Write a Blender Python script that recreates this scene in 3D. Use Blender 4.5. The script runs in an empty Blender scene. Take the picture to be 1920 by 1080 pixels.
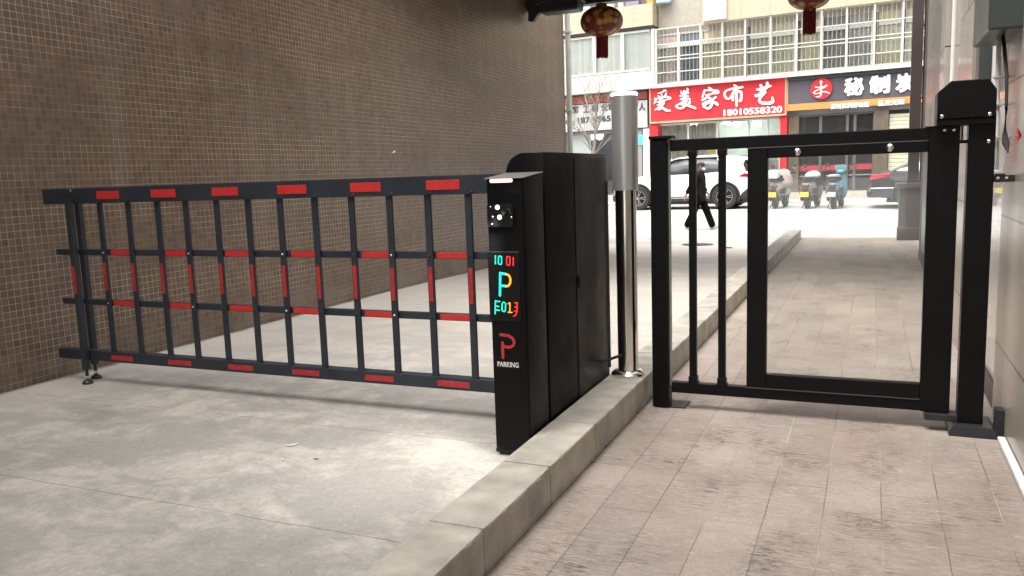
import bpy, bmesh, math, random
from mathutils import Vector, Matrix
random.seed(7)
R = math.radians
SC = bpy.context.scene
COL = SC.collection

# ------------------------------------------------------------ camera, sky, sun, exposure
CAM = Vector((0, 0, 1.35))
FPX, YAW, PITCH, ROLL = 1542.57, R(23.666), R(7.816), R(-1.952)
_fw = Vector((-math.sin(YAW)*math.cos(PITCH), math.cos(YAW)*math.cos(PITCH), -math.sin(PITCH)))
_r0 = Vector((math.cos(YAW), math.sin(YAW), 0)); _u0 = _r0.cross(_fw)
_rt = math.cos(ROLL)*_r0 + math.sin(ROLL)*_u0
_up = -math.sin(ROLL)*_r0 + math.cos(ROLL)*_u0
cd = bpy.data.cameras.new("Camera"); cam = bpy.data.objects.new("Camera", cd); COL.objects.link(cam)
cd.sensor_width = 36; cd.lens = FPX/1920*36; cd.clip_start = 0.05; cd.clip_end = 1000
cam.matrix_world = Matrix(((_rt.x, _up.x, -_fw.x, 0), (_rt.y, _up.y, -_fw.y, 0), (_rt.z, _up.z, -_fw.z, CAM.z), (0, 0, 0, 1)))
SC.camera = cam

SUN_EL, SUN_AZ = 64, 208          # azimuth measured clockwise from +Y
w = bpy.data.worlds.new("World"); SC.world = w; w.use_nodes = True
nt = w.node_tree; bg = nt.nodes["Background"]
sky = nt.nodes.new("ShaderNodeTexSky"); sky.sky_type = 'NISHITA'; sky.sun_disc = False
sky.sun_elevation = R(SUN_EL); sky.sun_rotation = R(SUN_AZ); sky.dust_density = 4; sky.air_density = 1
hs = nt.nodes.new("ShaderNodeHueSaturation"); hs.inputs['Saturation'].default_value = 0.18
nt.links.new(sky.outputs[0], hs.inputs['Color']); nt.links.new(hs.outputs[0], bg.inputs[0])
bg.inputs[1].default_value = 0.15
sl = bpy.data.lights.new("Sun", 'SUN'); sl.energy = 1.4; sl.angle = R(50); sl.color = (1, .95, .88)
so = bpy.data.objects.new("Sun", sl); COL.objects.link(so)
sd = Vector((math.sin(R(SUN_AZ))*math.cos(R(SUN_EL)), math.cos(R(SUN_AZ))*math.cos(R(SUN_EL)), math.sin(R(SUN_EL))))
so.rotation_euler = sd.to_track_quat('Z', 'Y').to_euler()
SC.view_settings.view_transform = 'Standard'; SC.view_settings.look = 'None'
SC.view_settings.gamma = 1; SC.view_settings.exposure = 1.5
try:
    SC.cycles.use_denoising = True; SC.cycles.max_bounces = 8; SC.cycles.transparent_max_bounces = 16
    SC.cycles.sample_clamp_indirect = 6
except Exception: pass

# ------------------------------------------------------------ helpers
def ray(x, y): return (_fw*FPX + _rt*(x-960) - _up*(y-540)).normalized()
def on(x, y, ax, v):
    """the point of the plane (axis = v) seen at photo pixel x, y"""
    d = ray(x, y); i = 'xyz'.index(ax); return CAM + d*((v-CAM[i])/d[i])
WM = {}
def tag(o, label=None, cat=None, group=None, kind=None):
    if label: o['label'] = label
    if cat: o['category'] = cat
    if group: o['group'] = group
    if kind: o['kind'] = kind
    return o
def thing(name, label, cat, loc=(0, 0, 0), rz=0, group=None):
    o = bpy.data.objects.new(name, None); COL.objects.link(o); o.empty_display_size = .1
    o.location = loc; o.rotation_euler = (0, 0, rz)
    WM[o] = Matrix.Translation(loc) @ Matrix.Rotation(rz, 4, 'Z')
    return tag(o, label, cat, group)
def link_mesh(name, me, m, parent=None):
    o = bpy.data.objects.new(name, me); COL.objects.link(o)
    if m: me.materials.append(m)
    if parent is not None:
        o.parent = parent; WM[o] = WM[parent]
    else: WM[o] = Matrix()
    return o

class MB:
    def __init__(s): s.bm = bmesh.new()
    def _bev(s, verts, bev, seg):
        if bev > 0:
            es = {e for v in verts for e in v.link_edges}
            bmesh.ops.bevel(s.bm, geom=list(es), offset=bev, segments=seg, affect='EDGES', profile=.5)
    def box(s, x0, x1, y0, y1, z0, z1, bev=0, seg=2, mat=None):
        vs = [s.bm.verts.new(c) for c in ((x0,y0,z0),(x1,y0,z0),(x1,y1,z0),(x0,y1,z0),(x0,y0,z1),(x1,y0,z1),(x1,y1,z1),(x0,y1,z1))]
        for f in ((0,3,2,1),(4,5,6,7),(0,1,5,4),(1,2,6,5),(2,3,7,6),(3,0,4,7)): s.bm.faces.new([vs[i] for i in f])
        if mat is not None:
            for v in vs: v.co = mat @ v.co
        s._bev(vs, bev, seg); return s
    def bar(s, p, q, wd, ht, bev=0):
        p, q = Vector(p), Vector(q); d = q-p; L = d.length
        z = d.normalized(); x = z.cross(Vector((0,0,1)))
        if x.length < 1e-4: x = Vector((1,0,0))
        x.normalize(); y = z.cross(x)
        M = Matrix(((x.x,y.x,z.x,p.x),(x.y,y.y,z.y,p.y),(x.z,y.z,z.z,p.z),(0,0,0,1)))
        return s.box(-wd/2, wd/2, -ht/2, ht/2, 0, L, bev, 2, M)
    def tube(s, pts, r, n=10, cap=True):
        pts = [Vector(p) for p in pts]; rs = r if isinstance(r, (list, tuple)) else [r]*len(pts)
        rings = []; ref = None
        for i, p in enumerate(pts):
            t = (pts[min(i+1, len(pts)-1)]-pts[max(i-1, 0)]).normalized()
            if ref is None: ref = Vector((0,0,1)) if abs(t.z) < .9 else Vector((1,0,0))
            a = t.cross(ref).normalized(); b = t.cross(a); ref = -b if False else ref
            rings.append([s.bm.verts.new(p + (a*math.cos(2*math.pi*k/n)+b*math.sin(2*math.pi*k/n))*rs[i]) for k in range(n)])
        for A, B in zip(rings, rings[1:]):
            for k in range(n): s.bm.faces.new((A[k], A[(k+1)%n], B[(k+1)%n], B[k]))
        if cap:
            s.bm.faces.new(rings[0][::-1]); s.bm.faces.new(rings[-1])
        return s
    def lathe(s, prof, c=(0,0,0), n=32, M=None):
        rings = []; c = Vector(c); allv = []
        for r, z in prof:
            ring = [s.bm.verts.new((r*math.cos(2*math.pi*k/n), r*math.sin(2*math.pi*k/n), z)) for k in range(n)] if r > 1e-6 else [s.bm.verts.new((0,0,z))]
            rings.append(ring); allv += ring
        for A, B in zip(rings, rings[1:]):
            for k in range(n):
                a = [A[k%len(A)], A[(k+1)%len(A)]] if len(A) > 1 else [A[0]]
                b = [B[(k+1)%len(B)], B[k%len(B)]] if len(B) > 1 else [B[0]]
                if len(a)+len(b) > 2: s.bm.faces.new(a+b)
        if len(rings[0]) > 1: s.bm.faces.new(rings[0][::-1])
        if len(rings[-1]) > 1: s.bm.faces.new(rings[-1])
        for v in allv: v.co = (M @ v.co if M else v.co) + c
        return s
    def prism(s, poly, ax, d0, d1, bev=0, seg=2):
        """polygon in the two other axes (in xyz order) extruded along ax"""
        i = 'xyz'.index(ax)
        def co(a, b, d): l = [a, b]; l.insert(i, d); return l
        A = [s.bm.verts.new(co(a, b, d0)) for a, b in poly]; B = [s.bm.verts.new(co(a, b, d1)) for a, b in poly]
        n = len(poly); s.bm.faces.new(A); s.bm.faces.new(B[::-1])
        for k in range(n): s.bm.faces.new((A[k], B[k], B[(k+1)%n], A[(k+1)%n]))
        s._bev(A+B, bev, seg); return s
    def blob(s, x0, x1, y0, y1, z0, z1, n=14, p=2.6, taper=(1, 1, 0)):
        """superellipsoid: a rounded moulded volume; taper=(top x, top y, y shift at top)"""
        c = Vector(((x0+x1)/2, (y0+y1)/2, (z0+z1)/2)); h = Vector(((x1-x0)/2, (y1-y0)/2, (z1-z0)/2))
        f = lambda v: math.copysign(abs(v)**(2/p), v); rows = []
        for i in range(n//2+1):
            th = -math.pi/2+math.pi*i/(n//2); row = []
            m = n*2
            for k in range(m):
                ph = 2*math.pi*k/m; q = Vector((f(math.cos(th))*f(math.cos(ph)), f(math.cos(th))*f(math.sin(ph)), f(math.sin(th))))
                tt = (q.z+1)/2
                q = Vector((q.x*h.x*(1+(taper[0]-1)*tt), q.y*h.y*(1+(taper[1]-1)*tt)+taper[2]*tt, q.z*h.z))
                row.append(s.bm.verts.new(c+q))
                if i in (0, n//2): break
            rows.append(row)
        for A, B in zip(rows, rows[1:]):
            m = max(len(A), len(B))
            for k in range(m):
                a = [A[k], A[(k+1)%m]] if len(A) > 1 else [A[0]]
                b = [B[(k+1)%m], B[k]] if len(B) > 1 else [B[0]]
                s.bm.faces.new(a+b)
        return s
    def loft(s, rings, cap=True, closed=True):
        V = [[s.bm.verts.new(p) for p in r] for r in rings]; n = len(V[0])
        for A, B in zip(V, V[1:]):
            for k in range(n if closed else n-1): s.bm.faces.new((A[k], A[(k+1)%n], B[(k+1)%n], B[k]))
        if cap: s.bm.faces.new(V[0][::-1]); s.bm.faces.new(V[-1])
        return s
    def ribbon(s, pts, wds, y, thick=.03):
        """a brush stroke in the x-z plane facing -y, front face at y-thick"""
        pts = [Vector((a, b)) for a, b in pts]; n = len(pts); L = []; Rr = []
        for i, p in enumerate(pts):
            t = (pts[min(i+1, n-1)]-pts[max(i-1, 0)])
            t = t.normalized() if t.length > 1e-9 else Vector((1, 0)); nn = Vector((-t.y, t.x))*wds[i]/2
            L.append(p+nn); Rr.append(p-nn)
        t0 = (pts[1]-pts[0]).normalized()*wds[0]*.35; t1 = (pts[-1]-pts[-2]).normalized()*wds[-1]*.35
        poly = [pts[0]-t0]+L+[pts[-1]+t1]+Rr[::-1]; m = n
        F = [s.bm.verts.new((p.x, y-thick, p.y)) for p in poly]; B = [s.bm.verts.new((p.x, y, p.y)) for p in poly]
        N = len(poly)
        idxL = list(range(1, n+1)); idxR = list(range(N-1, N-1-n, -1))
        s.bm.faces.new((F[0], F[idxR[0]], F[idxL[0]])); s.bm.faces.new((F[n+1], F[idxL[-1]], F[idxR[-1]]))
        for i in range(n-1): s.bm.faces.new((F[idxL[i]], F[idxR[i]], F[idxR[i+1]], F[idxL[i+1]]))
        for k in range(N): s.bm.faces.new((F[k], F[(k+1)%N], B[(k+1)%N], B[k]))
        return s
    def build(s, name, m, parent=None, smooth=False, origin=None, local=False, ang=35):
        bmesh.ops.recalc_face_normals(s.bm, faces=s.bm.faces)
        me = bpy.data.meshes.new(name)
        if parent is not None and not local: bmesh.ops.transform(s.bm, matrix=WM[parent].inverted(), verts=s.bm.verts)
        if origin is not None: bmesh.ops.translate(s.bm, vec=-Vector(origin), verts=s.bm.verts)
        s.bm.to_mesh(me); s.bm.free()
        if smooth:
            me.shade_smooth()
            try: me.set_sharp_from_angle(angle=R(ang))
            except Exception: pass
        o = link_mesh(name, me, m, parent)
        if origin is not None: o.location = origin; WM[o] = Matrix.Translation(origin)
        return o

def text_part(name, body, m, parent, x0, x1, z0, z1, y, thick=.02, bold=0, shear=0, local=False):
    cu = bpy.data.curves.new("txt", 'FONT'); cu.body = body; cu.extrude = .01; cu.shear = shear; cu.resolution_u = 3
    to = bpy.data.objects.new("txt", cu); COL.objects.link(to)
    bpy.context.view_layer.update()
    dg = bpy.context.evaluated_depsgraph_get()
    me = bpy.data.meshes.new_from_object(to.evaluated_get(dg)); bpy.data.objects.remove(to); bpy.data.curves.remove(cu)
    bm = bmesh.new(); n = 8 if bold else 1
    for k in range(n):
        nv = len(bm.verts); bm.from_mesh(me); bm.verts.ensure_lookup_table()
        for v in bm.verts[nv:]: v.co += Vector((bold*math.cos(2*math.pi*k/n), bold*math.sin(2*math.pi*k/n), 0)) if bold else Vector(); v.co.z = -1-k*.02 if v.co.z < 0 else 1+k*.02
    xs = [v.co.x for v in bm.verts]; ys = [v.co.y for v in bm.verts]
    a, b, c, d = min(xs), max(xs), min(ys), max(ys)
    for v in bm.verts:
        v.co = Vector((x0+(v.co.x-a)/(b-a)*(x1-x0), y-(thick*v.co.z if v.co.z > 0 else 0), z0+(v.co.y-c)/(d-c)*(z1-z0)))
    bm.to_mesh(me); bm.free()
    if not local: me.transform(WM[parent].inverted())
    me.materials.clear(); me.name = name
    return link_mesh(name, me, m, parent)

def skin(name, m, chains, parent, sub=2, local=True, root=0, extra=None):
    """chains: list of [(x,y,z,r),...]; a first vertex equal to an existing one joins it. One continuous surface."""
    me = bpy.data.meshes.new(name); vs, rs, es = [], [], []
    def idx(p):
        for i, v in enumerate(vs):
            if (Vector(v)-Vector(p[:3])).length < 1e-5: return i
        vs.append(p[:3]); rs.append(p[3]); return len(vs)-1
    for ch in chains:
        ids = [idx(p) for p in ch]
        es += [(a, b) for a, b in zip(ids, ids[1:])]
    me.from_pydata(vs, es, []); o = bpy.data.objects.new(name, me); COL.objects.link(o)
    sm = o.modifiers.new("s", 'SKIN'); sm.use_smooth_shade = True
    for i, sv in enumerate(me.skin_vertices[0].data):
        r = rs[i]; sv.radius = r if isinstance(r, tuple) else (r, r); sv.use_root = (i == root)
    ss = o.modifiers.new("d", 'SUBSURF'); ss.levels = ss.render_levels = sub
    bpy.context.view_layer.update()
    dg = bpy.context.evaluated_depsgraph_get()
    me2 = bpy.data.meshes.new_from_object(o.evaluated_get(dg)); bpy.data.objects.remove(o); bpy.data.meshes.remove(me)
    me2.name = name; me2.shade_smooth(); me2.materials.clear()
    return link_mesh(name, me2, m, parent)

def copy_tree(o, parent=None):
    c = o.copy(); COL.objects.link(c); c.parent = parent
    for ch in [x for x in COL.objects if x.parent == o]: copy_tree(ch, c)
    return c

# ------------------------------------------------------------ materials
def M(name, c, rough=.5, metal=0, var=0, vs=8, bump=0, bs=60, spec=.5, emit=None, es=0, coat=0, stretch=None):
    m = bpy.data.materials.new(name); m.use_nodes = True; t = m.node_tree; b = t.nodes["Principled BSDF"]
    b.inputs['Base Color'].default_value = (*c, 1); b.inputs['Roughness'].default_value = rough
    b.inputs['Metallic'].default_value = metal; b.inputs['Specular IOR Level'].default_value = spec
    b.inputs['Coat Weight'].default_value = coat
    if emit: b.inputs['Emission Color'].default_value = (*emit, 1); b.inputs['Emission Strength'].default_value = es
    tc = None
    if var or bump:
        tc = t.nodes.new("ShaderNodeTexCoord"); src = tc.outputs['Object']
        if stretch:
            mp = t.nodes.new("ShaderNodeMapping"); mp.inputs['Scale'].default_value = stretch; t.links.new(src, mp.inputs[0]); src = mp.outputs[0]
    if var:
        n = t.nodes.new("ShaderNodeTexNoise"); n.inputs['Scale'].default_value = vs; n.inputs['Detail'].default_value = 6
        t.links.new(src, n.inputs['Vector'])
        mr = t.nodes.new("ShaderNodeMapRange"); mr.inputs[1].default_value = .3; mr.inputs[2].default_value = .7
        mr.inputs[3].default_value = 1-var; mr.inputs[4].default_value = 1+var
        t.links.new(n.outputs['Fac'], mr.inputs[0])
        mx = t.nodes.new("ShaderNodeVectorMath"); mx.operation = 'SCALE'; mx.inputs[0].default_value = c
        t.links.new(mr.outputs[0], mx.inputs['Scale']); t.links.new(mx.outputs[0], b.inputs['Base Color'])
        mr2 = t.nodes.new("ShaderNodeMapRange"); mr2.inputs[3].default_value = max(rough-.12, .02); mr2.inputs[4].default_value = min(rough+.12, 1)
        t.links.new(n.outputs['Fac'], mr2.inputs[0]); t.links.new(mr2.outputs[0], b.inputs['Roughness'])
    if bump:
        n2 = t.nodes.new("ShaderNodeTexNoise"); n2.inputs['Scale'].default_value = bs; n2.inputs['Detail'].default_value = 4
        t.links.new(src, n2.inputs['Vector'])
        bp = t.nodes.new("ShaderNodeBump"); bp.inputs['Strength'].default_value = bump; bp.inputs['Distance'].default_value = .01
        t.links.new(n2.outputs['Fac'], bp.inputs['Height']); t.links.new(bp.outputs[0], b.inputs['Normal'])
    return m

class NT:
    """small node-graph builder"""
    def __init__(s, name):
        s.m = bpy.data.materials.new(name); s.m.use_nodes = True; s.t = s.m.node_tree; s.b = s.t.nodes["Principled BSDF"]
        s.out = s.t.nodes["Material Output"]; s.tc = s.n("TexCoord")
    def n(s, ty, **kw):
        o = s.t.nodes.new("ShaderNode"+ty)
        for k, v in kw.items(): setattr(o, k, v)
        return o
    def put(s, sock, v):
        if hasattr(v, 'is_output') or isinstance(v, bpy.types.NodeSocket): s.t.links.new(v, sock)
        else: sock.default_value = v
    def pos(s): return s.tc.outputs['Object']
    def map(s, v, scale=(1,1,1), loc=(0,0,0), rot=(0,0,0)):
        o = s.n("Mapping"); s.put(o.inputs[0], v); o.inputs['Scale'].default_value = scale
        o.inputs['Location'].default_value = loc; o.inputs['Rotation'].default_value = rot; return o.outputs[0]
    def noise(s, v, scale, detail=5, rough=.55, dist=0):
        o = s.n("TexNoise"); s.put(o.inputs['Vector'], v); o.inputs['Scale'].default_value = scale
        o.inputs['Detail'].default_value = detail; o.inputs['Roughness'].default_value = rough; o.inputs['Distortion'].default_value = dist
        return o.outputs['Fac']
    def rng(s, v, a, b, c=0, d=1, smooth=False):
        o = s.n("MapRange"); s.put(o.inputs[0], v)
        for i, x in enumerate((a, b, c, d)): o.inputs[i+1].default_value = x
        if smooth: o.interpolation_type = 'SMOOTHSTEP'
        return o.outputs[0]
    def math(s, op, a, b=0):
        o = s.n("Math", operation=op); s.put(o.inputs[0], a); s.put(o.inputs[1], b); return o.outputs[0]
    def mix(s, f, a, b, mode='MIX'):
        o = s.n("Mix", data_type='RGBA', blend_type=mode); s.put(o.inputs[0], f)
        s.put(o.inputs[6], a if not isinstance(a, tuple) else (*a, 1)); s.put(o.inputs[7], b if not isinstance(b, tuple) else (*b, 1)); return o.outputs[2]
    def sep(s, v):
        o = s.n("SeparateXYZ"); s.put(o.inputs[0], v); return o.outputs
    def comb(s, x, y, z=0):
        o = s.n("CombineXYZ"); s.put(o.inputs[0], x); s.put(o.inputs[1], y); s.put(o.inputs[2], z); return o.outputs[0]
    def brick(s, v, bw, rh, mortar, off=.5, c1=(1,1,1), c2=(0,0,0), mc=(.5,.5,.5), smooth=0.1, freq=2):
        o = s.n("TexBrick"); s.put(o.inputs['Vector'], v); o.offset = off; o.offset_frequency = freq; o.squash = 1
        o.inputs['Color1'].default_value = (*c1, 1); o.inputs['Color2'].default_value = (*c2, 1); o.inputs['Mortar'].default_value = (*mc, 1)
        o.inputs['Scale'].default_value = 1; o.inputs['Mortar Size'].default_value = mortar; o.inputs['Mortar Smooth'].default_value = smooth
        o.inputs['Brick Width'].default_value = bw; o.inputs['Row Height'].default_value = rh; return o
    def bump(s, h, st=.3, dist=.01):
        o = s.n("Bump"); s.put(o.inputs['Height'], h); o.inputs['Strength'].default_value = st; o.inputs['Distance'].default_value = dist
        s.t.links.new(o.outputs[0], s.b.inputs['Normal'])
    def base(s, c): s.put(s.b.inputs['Base Color'], c if not isinstance(c, tuple) else (*c, 1))
    def rough(s, v): s.put(s.b.inputs['Roughness'], v)

def mat_mosaic():
    g = NT("brown_mosaic"); p = g.pos(); sx = g.sep(p)
    v = g.comb(sx[1], sx[2])
    b = g.brick(v, .0475, .0475, .0019, off=0, c1=(.80,.80,.80), c2=(1.22,1.20,1.18), smooth=.3)
    big = g.noise(p, .55, 5); st = g.noise(g.map(p, (1, 3.2, .22)), 1.6, 5)
    worn = g.noise(g.map(p, (1, .35, 1.6)), 1.7, 4, .6)
    tile = g.mix(g.rng(big, .3, .7), (.130,.082,.053), (.180,.124,.089))
    tile = g.mix(1.0, tile, b.outputs['Color'], 'MULTIPLY')
    tile = g.mix(g.rng(st, .50, .74, 0, .42), tile, (.24,.19,.155))
    fine = g.noise(p, 42, 3)
    tile = g.mix(g.rng(fine, .35, .7, 0, .22), tile, (.17,.13,.10))
    gvis = g.math('MULTIPLY', b.outputs['Fac'], g.rng(worn, .36, .58, .28, 1))
    gv2 = g.math('MULTIPLY', gvis, g.rng(g.noise(p, 9, 2), .3, .6, .5, 1))
    col = g.mix(gv2, tile, (.60,.49,.38))
    ef = g.math('MULTIPLY', g.rng(sx[2], .30, .06, 0, 1), g.rng(g.noise(p, 2.3, 6), .40, .70))
    col = g.mix(g.math('MULTIPLY', ef, .6), col, (.34,.30,.26))
    g.base(col); g.rough(g.rng(fine, .2, .8, .24, .46)); g.bump(g.math('SUBTRACT', g.math('MULTIPLY', fine, .2), b.outputs['Fac']), .22, .003)
    return g.m
def mat_concrete(name, c0, c1, c2, joints=True, gritty=1):
    g = NT(name); p = g.pos(); sx = g.sep(p)
    big = g.noise(p, .8, 7, .62, .6); fine = g.noise(p, 110, 4, .6); grit = g.noise(p, 34, 7, .72)
    m1 = g.noise(g.map(p, (1.0, 1.5, 1), (3, 1, 0)), 1.5, 10, .70, .4); m2 = g.noise(g.map(p, (1.2, .9, 1), (11, 2, 0)), 5.5, 8, .72, .3)
    mid = m1
    col = g.mix(g.rng(big, .34, .66), c0, c1)
    col = g.mix(g.math('MULTIPLY', g.rng(m1, .45, .58), g.rng(m2, .36, .56, .10, 1)), col, c2)
    dark = g.noise(g.map(p, (1.3, .7, 1), (8, 4, 0)), 1.5, 9, .68, .4)
    col = g.mix(g.rng(dark, .52, .68, 0, .36), col, tuple(x*.60 for x in c0))
    col = g.mix(g.rng(grit, .45, .68, 0, .34*gritty), col, tuple(x*.66 for x in c0))
    col = g.mix(g.rng(g.noise(g.map(p, (1,1,1), (7, 7, 0)), 48, 6, .7), .55, .70, 0, .5*gritty), col, c2)
    col = g.mix(g.rng(fine, .35, .65, 0, .22*gritty), col, tuple(x*.7 for x in c0))
    sp = g.n("TexVoronoi"); g.put(sp.inputs['Vector'], p); sp.inputs['Scale'].default_value = 13
    spk = g.math('MULTIPLY', g.rng(sp.outputs['Distance'], .07, .04), g.rng(g.noise(p, 3), .52, .58))
    col = g.mix(g.math('MULTIPLY', spk, .75*gritty), col, (.10,.085,.07))
    if joints:
        dust = g.math('ADD', sx[0], g.math('MULTIPLY', m1, -.9))
        col = g.mix(g.rng(dust, -4.6, -5.5, 0, .75), col, c2)
        col = g.mix(g.rng(g.math('ADD', sx[1], g.math('MULTIPLY', m1, 2)), 4.6, 8, 0, .65), col, c2)
    if joints:
        yy = g.math('ADD', sx[1], g.math('MULTIPLY', g.noise(p, 3, 3), .03))
        mm = g.n("Math", operation='PINGPONG'); g.put(mm.inputs[0], g.math('ADD', yy, -2.98+.55+.015)); mm.inputs[1].default_value = .55
        near = g.rng(mm.outputs[0], .004, .0005)
        lim = g.math('MULTIPLY', g.rng(sx[1], 8, 7.5), g.rng(g.noise(p, 1.5), .36, .5, .15, .8))
        col = g.mix(g.math('MULTIPLY', near, lim), col, (.07,.06,.05))
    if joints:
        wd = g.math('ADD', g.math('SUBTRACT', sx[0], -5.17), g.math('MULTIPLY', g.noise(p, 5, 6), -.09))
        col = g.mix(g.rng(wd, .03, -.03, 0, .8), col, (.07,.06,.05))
    g.base(col); g.rough(g.rng(mid, .3, .7, .8, .45)); g.bump(fine, .25*gritty, .004)
    return g.m
def mat_paving():
    g = NT("paving_planks"); p = g.pos(); sx = g.sep(p)
    v = g.comb(g.math('ADD', sx[1], .35), g.math('ADD', g.math('ADD', sx[0], .975), g.math('MULTIPLY', g.noise(p, 4, 4), .008)))
    b = g.brick(v, 1.30, .209, .0026, off=.37, c1=(.86,.86,.87), c2=(1.10,1.08,1.05), smooth=.3, freq=2)
    big = g.noise(p, 1.3, 6, .6, .5)
    col = g.mix(g.rng(big, .3, .7), (.36,.30,.265), (.47,.41,.365))
    col = g.mix(1.0, col, b.outputs['Color'], 'MULTIPLY')
    pat = g.noise(g.map(p, (1,1.2,1), (4,7,0)), 2.2, 8, .7, .5)
    col = g.mix(g.rng(pat, .48, .68, 0, .55), col, (.235,.185,.155))
    fine = g.noise(p, 150, 3, .6); mid = g.noise(g.map(p, (1, 2.2, 1)), 42, 6, .75)
    col = g.mix(g.rng(mid, .47, .66, 0, .42), col, (.17,.135,.112))
    col = g.mix(g.rng(fine, .36, .64, 0, .40), col, (.20,.16,.135))
    # broken cross scratches: short dark dashes in clusters
    st = g.noise(g.map(p, (16, 95, 1)), 1, 7, .72, 1.0); reg = g.noise(p, 2.4, 5, .6)
    reg2 = g.noise(g.map(p, (5, 1, 1), (2, 9, 0)), 1.2, 3)
    k = g.math('MULTIPLY', g.rng(st, .485, .57), g.math('MULTIPLY', g.rng(reg, .42, .62), g.rng(reg2, .40, .60, .35, 1)))
    col = g.mix(g.math('MULTIPLY', k, .92), col, (.062,.048,.040))
    lt = g.noise(g.map(p, (11, 60, 1), (5, 3, 0)), 1, 6, .75, .8)
    col = g.mix(g.rng(lt, .55, .68, 0, .5), col, (.62,.55,.49))
    jw = g.noise(g.map(p, (1, .35, 1)), 1.8, 2); wl = g.rng(sx[0], -.75, -.55)
    jc = g.mix(g.math('MULTIPLY', g.rng(jw, .42, .48), wl), (.10,.08,.068), (.56,.50,.44))
    col = g.mix(g.math('MULTIPLY', b.outputs['Fac'], g.rng(g.noise(p, 1.6, 4), .40, .66, .04, .75)), col, jc)
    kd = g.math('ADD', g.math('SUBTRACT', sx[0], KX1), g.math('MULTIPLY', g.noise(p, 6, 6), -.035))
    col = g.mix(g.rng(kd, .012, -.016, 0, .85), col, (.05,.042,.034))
    g.base(col); g.rough(g.rng(big, .3, .7, .5, .75))
    g.bump(g.math('SUBTRACT', g.math('ADD', g.math('MULTIPLY', st, .9), g.math('MULTIPLY', fine, .5)), g.math('MULTIPLY', b.outputs['Fac'], .5)), .6, .006)
    return g.m
def mat_stone(name, c0, c1, rough, jz=None, jy=None, scale=3, coat=0):
    g = NT(name); p = g.pos(); sx = g.sep(p)
    a = g.noise(g.map(p, (1, 2.2, .35)), scale, 6, .6, .4); f = g.noise(p, 70, 3)
    col = g.mix(g.rng(a, .32, .68), c0, c1); col = g.mix(g.rng(f, .35, .7, 0, .3), col, tuple(x*.72 for x in c0))
    if jz:
        mm = g.n("Math", operation='PINGPONG'); g.put(mm.inputs[0], g.math('SUBTRACT', sx[2], jz[0])); mm.inputs[1].default_value = jz[1]/2
        k = g.rng(mm.outputs[0], .0075, .005); 
        mm2 = g.n("Math", operation='PINGPONG'); g.put(mm2.inputs[0], g.math('SUBTRACT', sx[1], jy[0])); mm2.inputs[1].default_value = jy[1]/2
        k = g.math('MAXIMUM', k, g.math('MULTIPLY', g.rng(mm2.outputs[0], .003, .0015), .5))
        col = g.mix(k, col, (.035,.03,.025))
    st = g.noise(g.map(p, (1, 9, .12)), 1.3, 4)
    col = g.mix(g.rng(st, .55, .75, 0, .4), col, tuple(x*.55 for x in c0))
    g.base(col); g.rough(g.rng(a, .3, .7, rough, rough+.10)); g.b.inputs['Coat Weight'].default_value = coat
    return g.m
def mat_glass(name, veil=.05, tint=(.95,.97,.96), gloss=1.0, rough=.02, veilc=(.8,.8,.8)):
    g = NT(name); t = g.t; t.nodes.remove(g.b)
    tr = g.n("BsdfTransparent"); tr.inputs[0].default_value = (*tint, 1)
    gl = g.n("BsdfGlossy"); gl.inputs['Roughness'].default_value = rough; gl.inputs[0].default_value = (.95,.95,.95,1)
    df = g.n("BsdfDiffuse"); df.inputs[0].default_value = (*veilc, 1)
    fr = g.n("Fresnel"); fr.inputs[0].default_value = 1.5
    smr = g.rng(g.noise(g.map(g.pos(), (1,1,2.2)), 2.2, 4), .3, .7, veil*.5, veil*1.5)
    m0 = g.n("MixShader"); g.put(m0.inputs[0], smr); t.links.new(tr.outputs[0], m0.inputs[1]); t.links.new(df.outputs[0], m0.inputs[2])
    m1 = g.n("MixShader"); g.put(m1.inputs[0], g.math('MULTIPLY', fr.outputs[0], gloss)); t.links.new(m0.outputs[0], m1.inputs[1]); t.links.new(gl.outputs[0], m1.inputs[2])
    t.links.new(m1.outputs[0], g.out.inputs[0]); return g.m
def mat_tiles(name, c, bw, bh, mort, mc, off=0):
    g = NT(name); p = g.pos(); sx = g.sep(p)
    b = g.brick(g.comb(sx[0], sx[2]), bw, bh, mort, off=off, c1=(.93,.93,.93), c2=(1.05,1.05,1.05))
    col = g.mix(g.rng(g.noise(p, .8, 5), .3, .7), tuple(x*.85 for x in c), c); col = g.mix(1.0, col, b.outputs['Color'], 'MULTIPLY')
    col = g.mix(g.math('MULTIPLY', b.outputs['Fac'], .7), col, mc)
    st = g.noise(g.map(p, (2.5, 1, .2)), 1.5, 5); col = g.mix(g.rng(st, .55, .78, 0, .5), col, tuple(x*.5 for x in c))
    g.base(col); g.rough(.45); return g.m
def mat_curtain(name, c):
    g = NT(name); p = g.pos()
    k = g.noise(g.map(p, (9, 1, .15)), 1, 3); g.base(g.mix(g.rng(k, .3, .7), tuple(x*.72 for x in c), c)); g.rough(.9); return g.m

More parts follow.
